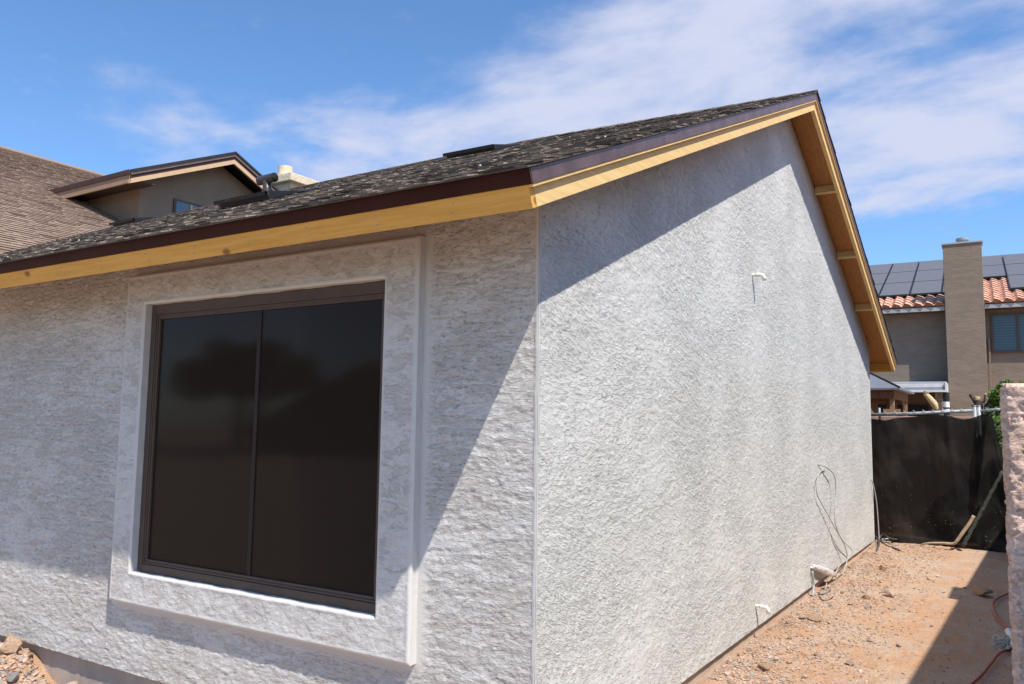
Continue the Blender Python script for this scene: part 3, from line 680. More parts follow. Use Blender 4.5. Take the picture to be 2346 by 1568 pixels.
# ---- cream chimney behind the ridge
ch = MB(); cx, cy = -10.49, 7.93; ang = 0
ch.box((-11.55, 8.02, 5.0), (-10.58, 9.1, 6.40)); co_ = ch.build('chimney', M['stucco_cream'], house)
g = MB(); g.box((-11.68, 7.92, 6.36), (-10.46, 9.24, 6.53)); g.build('chimney_cap', M['stucco_cream'], co_, bevel=.015)
g = MB(); g.tube([(-11.0, 8.25, 6.5), (-11.0, 8.25, 6.80)], .15, 20); g.build('flue', M['stucco_cream'], co_, smooth=False)

# ---- pvc stubs
def elbow(y, z):
    g = MB(); pts = [(-.02, y, z), (.02, y, z), (.055, y+.004, z), (.08, y+.01, z-.004), (.092, y+.012, z-.022), (.093, y+.012, z-.05)]
    g.tube(pts, [.012, .012, .0125, .0155, .0155, .0155], 14); g.tube([(.028, y, z), (.055, y+.003, z)], .0158, 14)
    return g.build('drain_elbow', M['pvc'], house, smooth=True)
elbow(3.427, 2.772); elbow(3.376, .165)

# ============================================================ GROUND
def axis(parts):
    r = []
    for a, b_, n in parts: r += list(np.linspace(a, b_, n, endpoint=False))
    return np.array(r+[parts[-1][1]])
gx = axis([(-150, -20, 14), (-20, -6, 20), (-6, -2.2, 150), (-2.2, -.1, 40), (-.1, 2.1, 120), (2.1, 6, 20), (6, 20, 15), (20, 150, 14)])
gy = axis([(-150, -20, 14), (-20, -2, 30), (-2, .6, 110), (.6, 2.2, 40), (2.2, 10.2, 300), (10.2, 14, 15), (14, 40, 14), (40, 200, 14)])
def gh(x, y):
    base = -.10+.035*sst(6, 9.5, y)+.0*x
    left = sst(-.2, -2.5, x)
    z = base*(1-left)+(-.235)*left
    z = z+.012*fbm(x*1.3, y*1.3, 3, 3)
    near = (x > -7) & (x < 3) & (y > -3) & (y < 11)
    rough = .022*fbm(x*6, y*6, 5, 4)+.020*np.maximum(fbm(x*20, y*20, 8, 3), 0)
    w = 1-.65*sst(.8, 1.3, x)
    z = z+np.where(near, rough*w, 0)
    # spoil heaped against the house foot
    z = z+.012*np.exp(-((x-.05)/.22)**2)*sst(0, 1, y)*(1+.6*fbm(y*1.5, x*0, 4, 2))*np.where(y < 12, 1, 0)
    z = z+.19*np.exp(-(np.maximum(-3.98-x, 0)*0+np.maximum(x+4.02, 0))**2/.035)*np.exp(-((y+.10)/.34)**2)*(x < -3)*sst(-8, -6.5, x)
    z = z+.10*np.exp(-((x+3.15)/.42)**2)*np.exp(-((y+.2)/.16)**2)
    return z
me = grid_mesh((0, 0, 0), (1, 0, 0), (0, 1, 0), (0, 0, 1), gx, gy, lambda U, V: (gh(U, V), np.zeros_like(U)), lambda u, v: np.ones_like(u, bool))
link('ground', me, M['dirt']); tag(COL.objects['ground'], 'reddish desert dirt of the side yard', None, None, 'structure')
def gz(x, y): return float(gh(np.array([[x]]), np.array([[y]]))[0, 0])

# rocks
def rock_mesh(seed, sub=2, flat=.6):
    bm = bmesh.new(); bmesh.ops.create_icosphere(bm, subdivisions=sub, radius=1)
    R = random.Random(seed); cuts = [(Vector([R.gauss(0, 1) for _ in range(3)]).normalized(), R.uniform(.38, .8)) for _ in range(14)]
    for v in bm.verts:
        for n, d in cuts:
            e = v.co.dot(n)-d
            if e > 0: v.co -= n*e
        v.co *= 1+.05*R.uniform(-1, 1); v.co.z *= flat
    me = bpy.data.meshes.new('rock'); bm.to_mesh(me); bm.free(); return me
def rock(x, y, r, m, label, group='loose rocks on the dirt', seed=None, flat=.6, lift=.3, z=None):
    seed = seed if seed is not None else int(abs(x*917+y*131)*10); me = rock_mesh(seed, 3 if r > .03 else 2, flat); me.materials.append(M[m])
    o = bpy.data.objects.new('rock', me); COL.objects.link(o); o.scale = (r, r*.8, r*.9)
    o.location = (x, y, (gz(x, y) if z is None else z)+r*lift*flat); o.rotation_euler = (0, 0, random.uniform(0, 6.28)); tag(o, label, 'rock', group); return o
def gp(u, v, z=-.075): p = at(u, v, 2, z); return p.x, p.y
rk = [(1752, 1535, .045, 'rock_tan', 'reddish rounded rock nearest the bottom of the side yard'),
 (1983, 1372, .045, 'rock_tan', 'smooth tan oval rock on the sunlit dirt near the middle of the yard'),
 (2022, 1308, .055, 'rock_tan', 'low tan rock half buried farther up the sunlit dirt'),
 (2248, 1364, .085, 'rock_tan', 'large rounded rock lying in the shadow beside the end wall'),
 (1862, 1422, .05, 'rock_tan', 'flat tan rock with a dark hollow near the house foot'),
 (1838, 1417, .03, 'rock_pink', 'small pale pink rock left of the flat hollow rock'),
 (1805, 1430, .028, 'rock_pink', 'small pink stone close to the concrete foundation'),
 (1905, 1388, .025, 'rock_pink', 'small pinkish stone below the loop shadow'),
 (1990, 1392, .03, 'rock_grey', 'dark split stone just below the smooth oval rock'),
 (2040, 1366, .05, 'rock_pink', 'broad pinkish stone right of the smooth oval rock'),
 (2043, 1302, .022, 'rock_grey', 'pale grey pebble up the middle of the sunlit dirt'),
 (2134, 1433, .016, 'rock_grey', 'little grey stone alone on smooth dirt near the shadow edge'),
 (1995, 1467, .024, 'rock_pink', 'pale pink stone amid crumbs in the middle foreground'),
 (1950, 1520, .03, 'rock_pink', 'pale stone in the rough foreground right of centre'),
 (1930, 1360, .02, 'rock_tan', 'small tan stone between loop shadow and oval rock'),
 (1810, 1462, .02, 'rock_tan', 'small tan stone just beside the foundation'),
 (2060, 1480, .02, 'rock_grey', 'grey stone in the right foreground of the sunlit dirt'),
 (1870, 1500, .022, 'rock_tan', 'small tan stone in the left foreground'),
 (1712, 1556, .022, 'rock_tan', 'tan stone against the foundation at the bottom edge')]
for u, v, r, m_, lb in rk:
    x, y = gp(u, v, -.09); rock(x, y, r*1.5, m_, lb, lift=.55)
lf = [(-4.03, -.12, .135, 'rock_tan', 'big angular tan boulder against the foundation at the left edge', .0),
 (-4.25, -.22, .10, 'rock_tan', 'tan rock behind the big boulder at the left edge', -.02), (-4.02, -.30, .06, 'rock_pink', 'small pink rock in front of the big boulder', -.10),
 (-3.80, -.20, .055, 'rock_grey', 'rough grey clod right of the big boulder', -.13), (-3.90, -.36, .06, 'rock_pink', 'pale clod below the big boulder', -.14),
 (-3.22, -.16, .085, 'rock_pink', 'broad pale pink rock at the foot of the front wall', -.13), (-3.34, -.22, .05, 'rock_pink', 'small pale rock left of the broad pink rock', -.14),
 (-2.84, -.16, .05, 'rock_pink', 'small pale rock alone at the bottom edge under the window trim', -.10), (-3.10, -.14, .04, 'rock_grey', 'small grey rock right of the broad pink rock', -.13)]
for x, y, r, m_, lb, z in lf: rock(x, y, r, m_, lb, 'rocks heaped at the front foundation', z=z, flat=.8, lift=0)
# gravel and crumbs
V = []; F = []; MI = []
base = []
for sd in range(6):
    me_ = rock_mesh(900+sd, 1, .65); base.append((np.array([v.co[:] for v in me_.vertices]), [tuple(p.vertices) for p in me_.polygons])); bpy.data.meshes.remove(me_)
R = random.Random(5); cnt = 0; VV = []; FF = []; off = 0
while cnt < 26000:
    if R.random() < .86:
        y = 2.2+R.random()**1.25*7.4; x = abs(R.gauss(0, .42)) if R.random() < .8 else R.uniform(.0, 1.7)
        if x < -.02 or x > 1.72 : continue
        if x > .95 and R.random() < .7: continue
        if R.random() > .35+.9*max(0, float(noise3(np.array([x*2.]), np.array([y*1.6]))[0])+.3): continue
    else:
        x = R.uniform(-4.8, -2.4); y = -.02-abs(R.gauss(0, .25))
    r = (.004+.015*R.random()**3.4)*(2.3 if x < -2 else 1)
    if R.random() < .035: r *= 1.9
    bv, bf = R.choice(base); a = R.uniform(0, 6.28); c, s_ = math.cos(a), math.sin(a)
    q = bv*r*np.array([1, R.uniform(.6, 1), R.uniform(.6, 1)]); q = np.stack([q[:, 0]*c-q[:, 1]*s_+x, q[:, 0]*s_+q[:, 1]*c+y, q[:, 2]], 1)
    VV.append((q, x, y, r)); 
    FF += [tuple(off+i for i in f) for f in bf]; MI += [R.choice((0, 0, 0, 1, 1, 2))]*len(bf); off += len(bv); cnt += 1
zz_ = gh(np.array([[a[1] for a in VV]]), np.array([[a[2] for a in VV]]))[0]
for (q, x, y, r), z in zip(VV, zz_): q[:, 2] += z+r*.25
me = bpy.data.meshes.new('gravel'); me.from_pydata(np.concatenate([a[0] for a in VV]).tolist(), [], FF); me.polygons.foreach_set('material_index', MI); me.update()
o = link('gravel', me, [M['rock_tan'], M['rock_pink'], M['rock_grey']]); tag(o, 'crumbly gravel and clods scattered over the dirt', 'gravel', None, 'stuff')

# ============================================================ cables and wires by the house
def wire(name, pts, r, m, label, cat, k_=8, grp=None):
    g = MB(); g.tube(spline(pts, k_), r, 8); o = g.build(name, M[m], None, smooth=True); return tag(o, label, cat, grp)
W_ = lambda u, v, x: at(u, v, 0, x*.5)
wire('cable', [W_(1870, 1064, -.01), W_(1880, 1066, .03), W_(1897, 1074, .09), W_(1912, 1092, .12), W_(1915, 1130, .12), W_(1912, 1180, .12), W_(1918, 1215, .13), W_(1935, 1250, .14), W_(1941, 1280, .14), W_(1932, 1310, .13), W_(1912, 1322, .09)], .0055, 'cable', 'grey cable looping from the stucco down to the foil bundle', 'cable', grp='cables hanging on the gable wall')
wire('cable', [W_(1896, 1068, .07), W_(1884, 1076, .06), W_(1873, 1096, .05), W_(1871, 1128, .05), W_(1880, 1150, .06), W_(1898, 1182, .08), W_(1914, 1212, .10), W_(1932, 1240, .12), W_(1952, 1262, .13), W_(1940, 1280, .12), W_(1924, 1296, .12), W_(1912, 1318, .1)], .005, 'cable', 'second grey cable crossing behind the loop with a kink at its right end', 'cable', grp='cables hanging on the gable wall')
wire('cable', [W_(1914, 1322, .1), W_(1922, 1330, .12), W_(1916, 1350, .14), W_(1902, 1362, .15), W_(1892, 1352, .15), W_(1894, 1336, .13)], .005, 'cable', 'short pale cable curl hanging just under the foil bundle', 'cable', grp='cables hanging on the gable wall')
wire('cable', [W_(1860, 1294, -.01), W_(1861, 1310, .035), W_(1864, 1340, .04), W_(1862, 1366, .05)], .011, 'cable', 'stub of grey conduit dropping from the wall left of the foil', 'cable', grp='cables hanging on the gable wall')
# foil wrapped bundle
g = MB(); c0 = W_(1862, 1298, .05); c1 = W_(1916, 1318, .12)
n_ = 16; pts = [c0.lerp(c1, i/(n_-1)) for i in range(n_)]; rr = [.012+.024*math.sin(math.pi*min(1, (i+1)/(n_)))**.6*random.uniform(.8, 1.15) for i in range(n_)]
g.tube(pts, rr, 14)
V = [Vector(v)+Vector([random.uniform(-.004, .004) for _ in range(3)]) for v in g.v]; g.v = [tuple(v) for v in V]
tag(g.build('foil_bundle', M['foil']), 'crumpled silver foil wrapped round cable ends on the wall', 'foil bundle')
wire('cable', [W_(1993, 1098, -.01), W_(2000, 1108, .05), W_(2008, 1150, .08), W_(2012, 1200, .09), W_(2014, 1238, .10)], .008, 'cable', 'grey cable dropping beside the far corner of the house', 'cable', grp='cables at the far corner')
G_ = lambda u, v, z: at(u, v, 2, z)
wire('cable', [G_(2014, 1236, -.02), G_(2022, 1226, .03), G_(2040, 1234, .02), G_(2062, 1238, -.04), G_(2040, 1244, -.05), G_(2018, 1242, -.04), G_(2008, 1232, .0), G_(2000, 1225, .02)], .012, 'cable_dark', 'dark coil of cable lying in front of the black cloth', 'cable', grp='cables at the far corner')
wire('cable', [G_(2016, 1238, -.03), G_(2030, 1250, -.05), G_(2048, 1256, -.055), G_(2062, 1262, -.05)], .013, 'cable_dark', 'black cable end pointing toward the yard from the coil', 'cable', grp='cables at the far corner')
wire('cable', [G_(2020, 1236, -.01), G_(2050, 1234, -.02), G_(2080, 1238, -.05), G_(2100, 1238, -.055)], .009, 'cable', 'pale grey cable lying along the foot of the black cloth', 'cable', grp='cables at the far corner')
wire('cable', [G_(2014, 1236, .0), G_(2013, 1250, -.03), G_(2008, 1262, -.05)], .012, 'cable_dark', 'short black cable tail standing under the coil', 'cable', grp='cables at the far corner')
wire('loop_shadow', [G_(1908, 1368, -.085), G_(1896, 1376, -.085), G_(1882, 1374, -.085), G_(1876, 1362, -.083), G_(1884, 1350, -.08), G_(1898, 1347, -.08), G_(1902, 1354, -.08), G_(1890, 1361, -.08), G_(1878, 1362, -.07)], .006, 'cable_dark', 'dark curl modelled on the dirt as the shadow of the conduit loop', 'shadow')  # thin dark tube stands in for the conduit loop's cast shadow
hz = -.07
wire('hose', [G_(2322, 1352, hz), G_(2310, 1360, hz), G_(2284, 1372, hz), G_(2275, 1388, hz), G_(2284, 1412, hz), G_(2300, 1432, hz), G_(2322, 1452, hz)], .010, 'hose', 'red hose curving over the shaded dirt, farther loop', 'hose', grp='red hose on the ground')
wire('hose', [G_(2330, 1484, hz), G_(2310, 1488, hz), G_(2288, 1498, hz), G_(2270, 1520, hz), G_(2250, 1545, hz), G_(2225, 1568, hz), G_(2195, 1590, hz)], .0105, 'hose', 'red hose running to the bottom edge, nearer loop', 'hose', grp='red hose on the ground')
# frayed rope with a pale pipe end by the wall foot
rp = empty('rope_bundle', G_(2316, 1475, hz), 'frayed grey rope knotted round a pale pipe end beside the end wall', 'rope')
g = MB(); g.tube([G_(2330, 1492, hz)+Vector((0, 0, .02)), G_(2312, 1462, hz)+Vector((0, 0, .05))], .028, 14); g.build('pipe_end', M['pvc'], rp, smooth=True)
g = MB(); c = G_(2312, 1478, hz)+Vector((0, 0, .03))
for i in range(34):
    a = [c+Vector((random.gauss(0, .02), random.gauss(0, .04), random.uniform(-.02, .03)))]
    for j in range(5): a.append(a[-1]+Vector((random.gauss(-.008, .022), random.gauss(-.01, .035), random.gauss(-.008, .015))))
    a = [Vector((q.x, q.y, max(q.z, gz(q.x, q.y)+.004))) for q in a]
    g.tube(spline(a, 3), .004, 5)
g.build('strands', M['rope'], rp, smooth=True)

# ============================================================ FENCE, cloth, sticks
FY = 9.78
fence = empty('chain_link_fence', (.8, FY, -.08), 'galvanised chain link fence closing the far end of the side yard', 'fence')
def P_(u, v, y=FY): return at(u, v, 1, y)
g = MB(); g.tube([P_(1985, 951), P_(2090, 948), P_(2232, 941)], .023, 12); g.build('top_rail', M['galv'], fence, smooth=True)
g = MB(); g.tube([P_(2240, 942), P_(2330, 936)], .020, 12); g.build('top_rail', M['galv'], fence, smooth=True)
for u in (2233, 2242):
    p = P_(u, 931, FY+.005); g = MB(); g.tube([(p.x, FY, -.3), (p.x, FY, p.z)], .026, 12); g.tube([(p.x, FY, p.z), (p.x, FY, p.z+.012)], [.03, .018], 12); g.build('post', M['galv'], fence, smooth=True)
p = P_(2014, 938); g = MB(); g.tube([(p.x, FY+.03, 1.6), (p.x, FY+.03, p.z+.02)], .016, 8); g.build('post', M['galv'], fence, smooth=True)
g = MB(); w = .055; z0f, z1f = -.05, 1.76
for i in range(-36, 40):
    for sgn in (1, -1):
        x0_ = i*w*1.0; pts = []
        n = int((z1f-z0f)/w)
        a = Vector((x0_, FY-.02, z0f)); b_ = Vector((x0_+sgn*(z1f-z0f)*.8, FY-.02, z1f))
        lo, hi = 1.20, 2.1
        # clip to the uncovered bay
        ts = sorted([(lo-a.x)/(b_.x-a.x), (hi-a.x)/(b_.x-a.x)]); t0 = max(0, ts[0]); t1 = min(1, ts[1])
        if t1 > t0: g.tube([a.lerp(b_, t0)+Vector((0, .006*sgn, 0)), a.lerp(b_, t1)+Vector((0, .006*sgn, 0))], .0022, 5)
g.build('wire_mesh', M['galv'], fence)
g = MB()
for i, u in enumerate(list(range(2030, 2225, 22))+[2262, 2285]):
    p = P_(u, 947-(u-1998)*.035); g = MB(); g.tube([p+Vector((-.02, -.026, .02)), p+Vector((.0, -.03, 0)), p+Vector((.02, -.02, -.03))], .004, 5); g.build('tie_wire', M['galv'], fence)
# black cloth
def topz(x): 
    k1 = [(-.06, 1.685), (.05, 1.67), (.14, 1.66), (.25, 1.69), (.35, 1.705), (.6, 1.725), (.82, 1.74), (.95, 1.735), (1.05, 1.70), (1.12, 1.685), (1.22, 1.70), (1.32, 1.745), (1.40, 1.755), (1.46, 1.75), (1.55, 1.30), (1.60, 1.12), (2.0, 1.0)]
    return np.interp(x, [a for a, _ in k1], [b for _, b in k1])
xs = np.linspace(-.10, 1.9, 220); ts = np.linspace(0, 1, 150); X, T_ = np.meshgrid(xs, ts)
Zt = topz(X); Z = -.06+T_*(Zt+.06)
fold = .028*np.sin(X*8+.8*np.sin(T_*2))+.018*fbm(X*7, T_*1.2, 4, 3)+.05*np.exp(-((X-.93-.12*(1-T_))/.05)**2)*sst(.2, 1, T_)+.05*fbm(X*2.2+T_*1.5, T_*2, 9, 3)
fold += .12*np.exp(-((X-1.42+.25*(1-T_))/.06)**2)*sst(0, .5, T_)
Y = FY-.055-np.maximum(fold, -.02)*.8-.14*(1-sst(0, .16, T_))*sst(1.1, 1.5, X)-.03*(1-T_)
me = bpy.data.meshes.new('cloth'); nv_, nu_ = X.shape; I = np.arange(nu_*nv_).reshape(nv_, nu_)
me.from_pydata(np.stack([X, Y, Z], -1).reshape(-1, 3).tolist(), [], np.stack([I[:-1, :-1], I[:-1, 1:], I[1:, 1:], I[1:, :-1]], -1).reshape(-1, 4).tolist()); me.polygons.foreach_set('use_smooth', [True]*len(me.polygons)); me.update()
tag(link('privacy_cloth', me, M['cloth']), 'black shade cloth hanging in folds from the chain link fence', 'cloth')
g = MB(); a = P_(2297, 1080, 9.50); b_ = P_(2206, 1252, 9.42); n = 26
pts = [a.lerp(b_, i/n)+Vector((0, 0, .008*math.sin(i*1.9))) for i in range(n+1)]; g.tube(pts, [.018+.006*(i % 2)+.004*i/n for i in range(n+1)], 8)
tag(g.build('stake', M['stake'], smooth=True), 'knobbly grey green stem leaning against the black cloth', 'stake')
g = MB(); pts = spline([P_(2108, 1250, 9.45), P_(2125, 1245, 9.44), P_(2160, 1245, 9.42), P_(2184, 1246, 9.42), P_(2192, 1240, 9.42), P_(2205, 1222, 9.44), P_(2221, 1200, 9.46), P_(2231, 1182, 9.48)], 5)
g.tube(pts, [.012+.012*min(1, i/len(pts)*1.5) for i in range(len(pts))], 9); b2_ = P_(2205, 1222, 9.44); g.tube([b2_, b2_+Vector((.04, 0, .03))], [.014, .006], 6)
tag(g.build('branch', M['stick'], smooth=True), 'bent dry branch resting on the dirt before the black cloth', 'branch')

# block wall behind the fence
g = MB(); g.box((-6, 10.75, -.3), (9, 10.92, 1.735)); tag(g.build('block_wall', M['block_pink'], bevel=.01), 'low pinkish block wall just behind the chain link fence', 'wall')

# ---- end wall at the right edge
me = grid_mesh((1.752, .55, 0), (1, 0, 0), (0, 0, 1), (0, -1, 0), np.linspace(0, 1.5, 240), np.linspace(-.2, 1.728, 330),
   lambda U, V: ((lambda h, pl: (h*sst(0, .012, U)*sst(0, .012, 1.728-V)-.012*(1-sst(0, .014, np.minimum(U, 1.728-V)))+.0, pl))(*lump(U, V, 1.7, 60., 2.0, 1.25))), lambda u, v: np.ones_like(u, bool))
ew = link('end_wall', me, M['stucco_pink']); tag(ew, 'pink stucco wall end at the right edge, coarse texture, shaded below', 'wall')
def h_side(U, V):
    h, pl = lump(U, V, 1.5, 70., 2.5, 1.3); e = sst(0, .012, U)*sst(0, .012, 1.728-V)
    return h*e-.012*(1-sst(0, .014, np.minimum(U, 1.728-V))), pl
me = grid_mesh((1.752, .55, 0), (0, 1, 0), (0, 0, 1), (-1, 0, 0), np.linspace(0, .2, 34), np.linspace(-.2, 1.728, 330), h_side, lambda u, v: np.ones_like(u, bool))
link('wall_side', me, M['stucco_pink'], ew)
g = MB(); g.box((1.763, .562, -.2), (3.25, .74, 1.717)); g.build('wall_core', M['stucco_pink'], ew)

# ---- house on the right whose eave shades the side yard (stands just outside the view)
nh = empty('side_house', (5, 4, 0), 'neighbouring stucco house beside the yard, its eave casting the long shadow on the dirt', 'house')
g = MB(); g.box((3.75, -.6, -.3), (9, 12.5, 3.2)); g.build('wall', M['stucco_tan'], nh)
def exy(y): return 3.062+.0315*(y+.13)
g = MB(); ya, yb = -3.0, 13.2
P = [Vector((exy(ya), ya, 3.3)), Vector((exy(yb), yb, 3.3)), Vector((9, yb, 5.2)), Vector((9, ya, 5.2))]
g.add(P+[q-Vector((0, 0, .12)) for q in P], [(0, 3, 2, 1), (4, 5, 6, 7), (0, 1, 5, 4), (1, 2, 6, 5), (2, 3, 7, 6), (3, 0, 4, 7)]); g.build('roof', M['tile'], nh)
g = MB(); g.box((exy(5.3)+.02, 5.02, 3.25), (exy(5.3)+.3, 5.62, 3.50)); g.build('roof_box', M['galv'], nh)

# ============================================================ NEIGHBOUR TWO-STOREY HOUSE
FE = (math.cos(math.radians(2.2)), math.sin(math.radians(2.2))); PC = Vector((.469, 21.877, 0))
def LW(s, b, z): return Vector((PC.x+s*FE[0]-b*FE[1], PC.y+s*FE[1]+b*FE[0], z))
two = empty('neighbour_house', LW(0, 1, 0), 'two storey tan stucco house with clay tile roof and solar panels beyond the fence', 'house')
def lbox(g, s0, b0, z0, s1, b1, z1, mi=0):
    o = LW(s0, b0, z0); g.obox(o, LW(s1, b0, z0)-o, LW(s0, b1, z0)-o, Vector((0, 0, z1-z0)), mi)
g = MB(); lbox(g, -7, .45, -.3, 6, 8, 4.95)
g.build('wall', M['stucco_tan'], two)
g = MB(); lbox(g, -.33, -.1, -.3, .60, .449, 6.60); chm = g.build('chimney', M['stucco_tan'], two, bevel=.01)
g = MB(); lbox(g, -.36, -.13, 6.60, .63, .48, 6.64); g.build('chimney_cap', M['gutter'], chm)
g = MB(); q = LW(.15, .22, 0); g.tube([(q.x, q.y, 6.62), (q.x, q.y, 6.72)], .13, 18); g.tube([(q.x, q.y, 6.72), (q.x, q.y, 6.74), (q.x, q.y, 6.80), (q.x, q.y, 6.81)], [.13, .165, .165, .13], 18); g.build('flue', M['galv'], chm, smooth=False)
# fascia + gutter
g = MB(); lbox(g, -7, -.02, 4.79, -.34, .03, 4.90); lbox(g, .61, -.02, 4.79, 6, .03, 4.90); g.build('fascia', M['gutter'], two)
g = MB(); lbox(g, -7, .03, 4.80, 6, .449, 4.83); g.build('soffit', M['dark_brown'], two)
g = MB(); lbox(g, -7, .035, 4.90, 6, .2, 4.935); g.build('bird_stop', M['dark'], two)
# tile roof: S-profile
sl = .36; V = []; F = []
ss = np.arange(-6.5, 5.5, .045); bs = np.arange(0, 6.6, .30)
rows = []
for i, b_ in enumerate(bs):
    for (bb, lift) in ((b_-.02, .035), (b_+.30, .0)):
        rows.append((bb, lift))
T = []
for bb, lift in rows:
    for s_ in ss:
        w = .045*math.sin(s_*2*math.pi/.27)+.02*math.sin(s_*4*math.pi/.27+.6)
        V.append(LW(s_, bb-.05, 4.94+.36*(bb)+w+lift+.03))
nS = len(ss)
for r in range(len(rows)-1):
    for i in range(nS-1): F.append((r*nS+i, r*nS+i+1, (r+1)*nS+i+1, (r+1)*nS+i))
me = bpy.data.meshes.new('tiles'); me.from_pydata([tuple(v) for v in V], [], F); me.update(); link('tile_roof', me, M['tile'], two)
g = MB(); pr = [LW(s_, 6.62, 4.97+.36*6.62-.01) for s_ in np.arange(-6.5, 5.5, .3)]
for a in pr: g.tube([a, a+Vector((.27, .02, .02))], [.075, .06], 10)
g.build('ridge_tiles', M['tile'], two)
g = MB(); a = [LW(-6.5, 6.6, 7.3), LW(5.5, 6.6, 7.3), LW(5.5, 11, 5.3), LW(-6.5, 11, 5.3)]; g.add(a, [(0, 1, 2, 3)]); g.build('rear_roof', M['tile'], two)
# solar panels
def panel(s0, b0, s1, b1, lb=None):
    f = lambda s_, b_, h: LW(s_, b_, 5.05+.36*b_+h)
    g = MB(); g.add([f(s0, b0, .0), f(s1, b0, .0), f(s1, b1, .0), f(s0, b1, .0), f(s0, b0, .045), f(s1, b0, .045), f(s1, b1, .045), f(s0, b1, .045)], [(0, 3, 2, 1), (4, 5, 6, 7), (0, 1, 5, 4), (1, 2, 6, 5), (2, 3, 7, 6), (3, 0, 4, 7)])
    pn = g.build('solar_panel', M['solar_frame'], two)
    g = MB(); e = .022; g.add([f(s0+e, b0+e, .048), f(s1-e, b0+e, .048), f(s1-e, b1-e, .048), f(s0+e, b1-e, .048)], [(0, 1, 2, 3)]); g.build('panel_glass', M['solar'], pn)
rb = [.98, 2.80, 4.62, 6.44]
for ci in range(-5, 3):
    s0 = .41+.83*ci
    for r in range(3):
        if ci == 0 and r == 0: continue
        panel(s0, rb[r]+.02, s0+.812, rb[r+1])
# upper window
g = MB(); wx0, wx1, wz0, wz1 = .74, 2.4, 3.62, 4.68
lbox(g, wx0, .40, wz0, wx1, .46, wz0+.05); lbox(g, wx0, .40, wz1-.05, wx1, .46, wz1); lbox(g, wx0, .40, wz0+.05, wx0+.05, .46, wz1-.05); lbox(g, wx1-.05, .40, wz0+.05, wx1, .46, wz1-.05); lbox(g, 1.33, .40, wz0+.05, 1.39, .46, wz1-.05)
wf = g.build('window', M['frame'], two)
g = MB(); lbox(g, wx0+.05, .435, wz0+.05, wx1-.05, .447, wz1-.05); g.build('shutter', M['shutter'], wf)
g = MB(); lbox(g, .662, .35, -.2, .70, .40, 4.0); g.build('downspout', M['stucco_old'], two)
# patio cover
g = MB(); a = [LW(-4, .44, 2.84), LW(-.36, .44, 2.84), LW(-.36, -1.2, 2.72), LW(-4, -1.2, 2.72)]; g.prism(a, (0, 0, .03)); pc = g.build('patio_cover', M['awning_grey'], two)
g = MB(); lbox(g, -4, -1.24, 2.63, -.34, -1.2, 2.73); g.build('cover_edge', M['awning'], pc)
g = MB(); lbox(g, -4, -1.26, 2.555, -.38, -1.24, 2.63); g.build('cover_gutter', M['awning_grey'], pc)
g = MB(); lbox(g, -4, -1.30, 2.50, -.36, -1.24, 2.555); lbox(g, -.37, -1.3, 2.5, -.33, .44, 2.76); g.build('cover_trim', M['awning'], pc)
g = MB(); lbox(g, -4, .30, 0, -.7, .449, 2.6); g.build('patio_wall', M['dark_brown'], two)
g = MB(); lbox(g, -2.6, .26, 0, -.85, .30, 2.2); g.build('patio_door', M['dark'], two)
g = MB(); lbox(g, -.62, -.9, -.3, -.42, -.7, 2.5); g.build('stone_column', M['stone'], two)
# striped hanging beneath the cover's corner
sp_ = LW(-.36, -1.05, 0); st = empty('striped_post', (sp_.x, sp_.y, -.2), 'post banded in white and black under the patio cover corner', 'post')
zs = [(-.2, 1.90, 'white'), (1.90, 1.99, 'black'), (1.99, 2.07, 'white'), (2.07, 2.11, 'black'), (2.11, 2.26, 'white'), (2.26, 2.50, 'black')]
for a, b_, c in zs:
    g = MB(); g.tube([(sp_.x, sp_.y, a), (sp_.x, sp_.y, b_)], [.075, .07 if c == 'white' else .075], 12); g.build('band', M[c], st, smooth=False)

# ---- gazebo
gz_ = empty('gazebo', (-1.2, 15, 0), 'brown wooden gazebo with a grey metal hip roof behind the fence', 'gazebo')
e0 = 2.33; X1 = -.17; Y0g = 14.1; Y1g = 16.6; X0 = -2.9
g = MB(); ap1 = Vector((-1.45, 15.35, 3.02)); ap = ap1
c = [Vector((X0, Y0g, e0)), Vector((X1, Y0g, e0)), Vector((X1, Y1g, e0)), Vector((X0, Y1g, e0))]
g.add(c+[ap]+[q-Vector((0, 0, .035)) for q in c], [(0, 1, 4), (1, 2, 4), (2, 3, 4), (3, 0, 4), (0, 5, 6, 1), (1, 6, 7, 2), (2, 7, 8, 3), (3, 8, 5, 0), (5, 8, 7, 6)])
rf = g.build('roof', M['metal_roof'], gz_)
g = MB(); g.tube([c[1]+Vector((0, 0, .012)), ap+Vector((0, 0, .012))], .018, 6); g.tube([c[0]+Vector((0, 0, .012)), ap+Vector((0, 0, .012))], .018, 6); g.build('hip_trim', M['shingle_edge'], rf)
g = MB(); g.box((X0+.12, Y0g+.12, 2.13), (X1-.12, Y0g+.17, 2.29)); g.box((X1-.17, Y0g+.171, 2.13), (X1-.12, Y1g-.1, 2.29)); g.box((X0+.12, Y1g-.15, 2.13), (X1-.171, Y1g-.1, 2.29)); g.build('beam', M['gaz_wood'], gz_)
for x in (X0+.2, X1-.21):
    for y in (Y0g+.18, Y1g-.25):
        g = MB(); g.box((x, y, -.2), (x+.08, y+.08, 2.13)); g.build('post', M['gaz_pale'], gz_)
for (x, y, dx, dy) in ((X1-.17, Y0g+.26, 0, .42), (X1-.17, Y1g-.26, 0, -.42)):
    g = MB(); g.obox((x-.02, y, 1.75), (.04, 0, 0), (0, .05 if dy > 0 else -.05, 0), (0, dy*.5, .40)); g.build('brace', M['gaz_pale'], gz_)
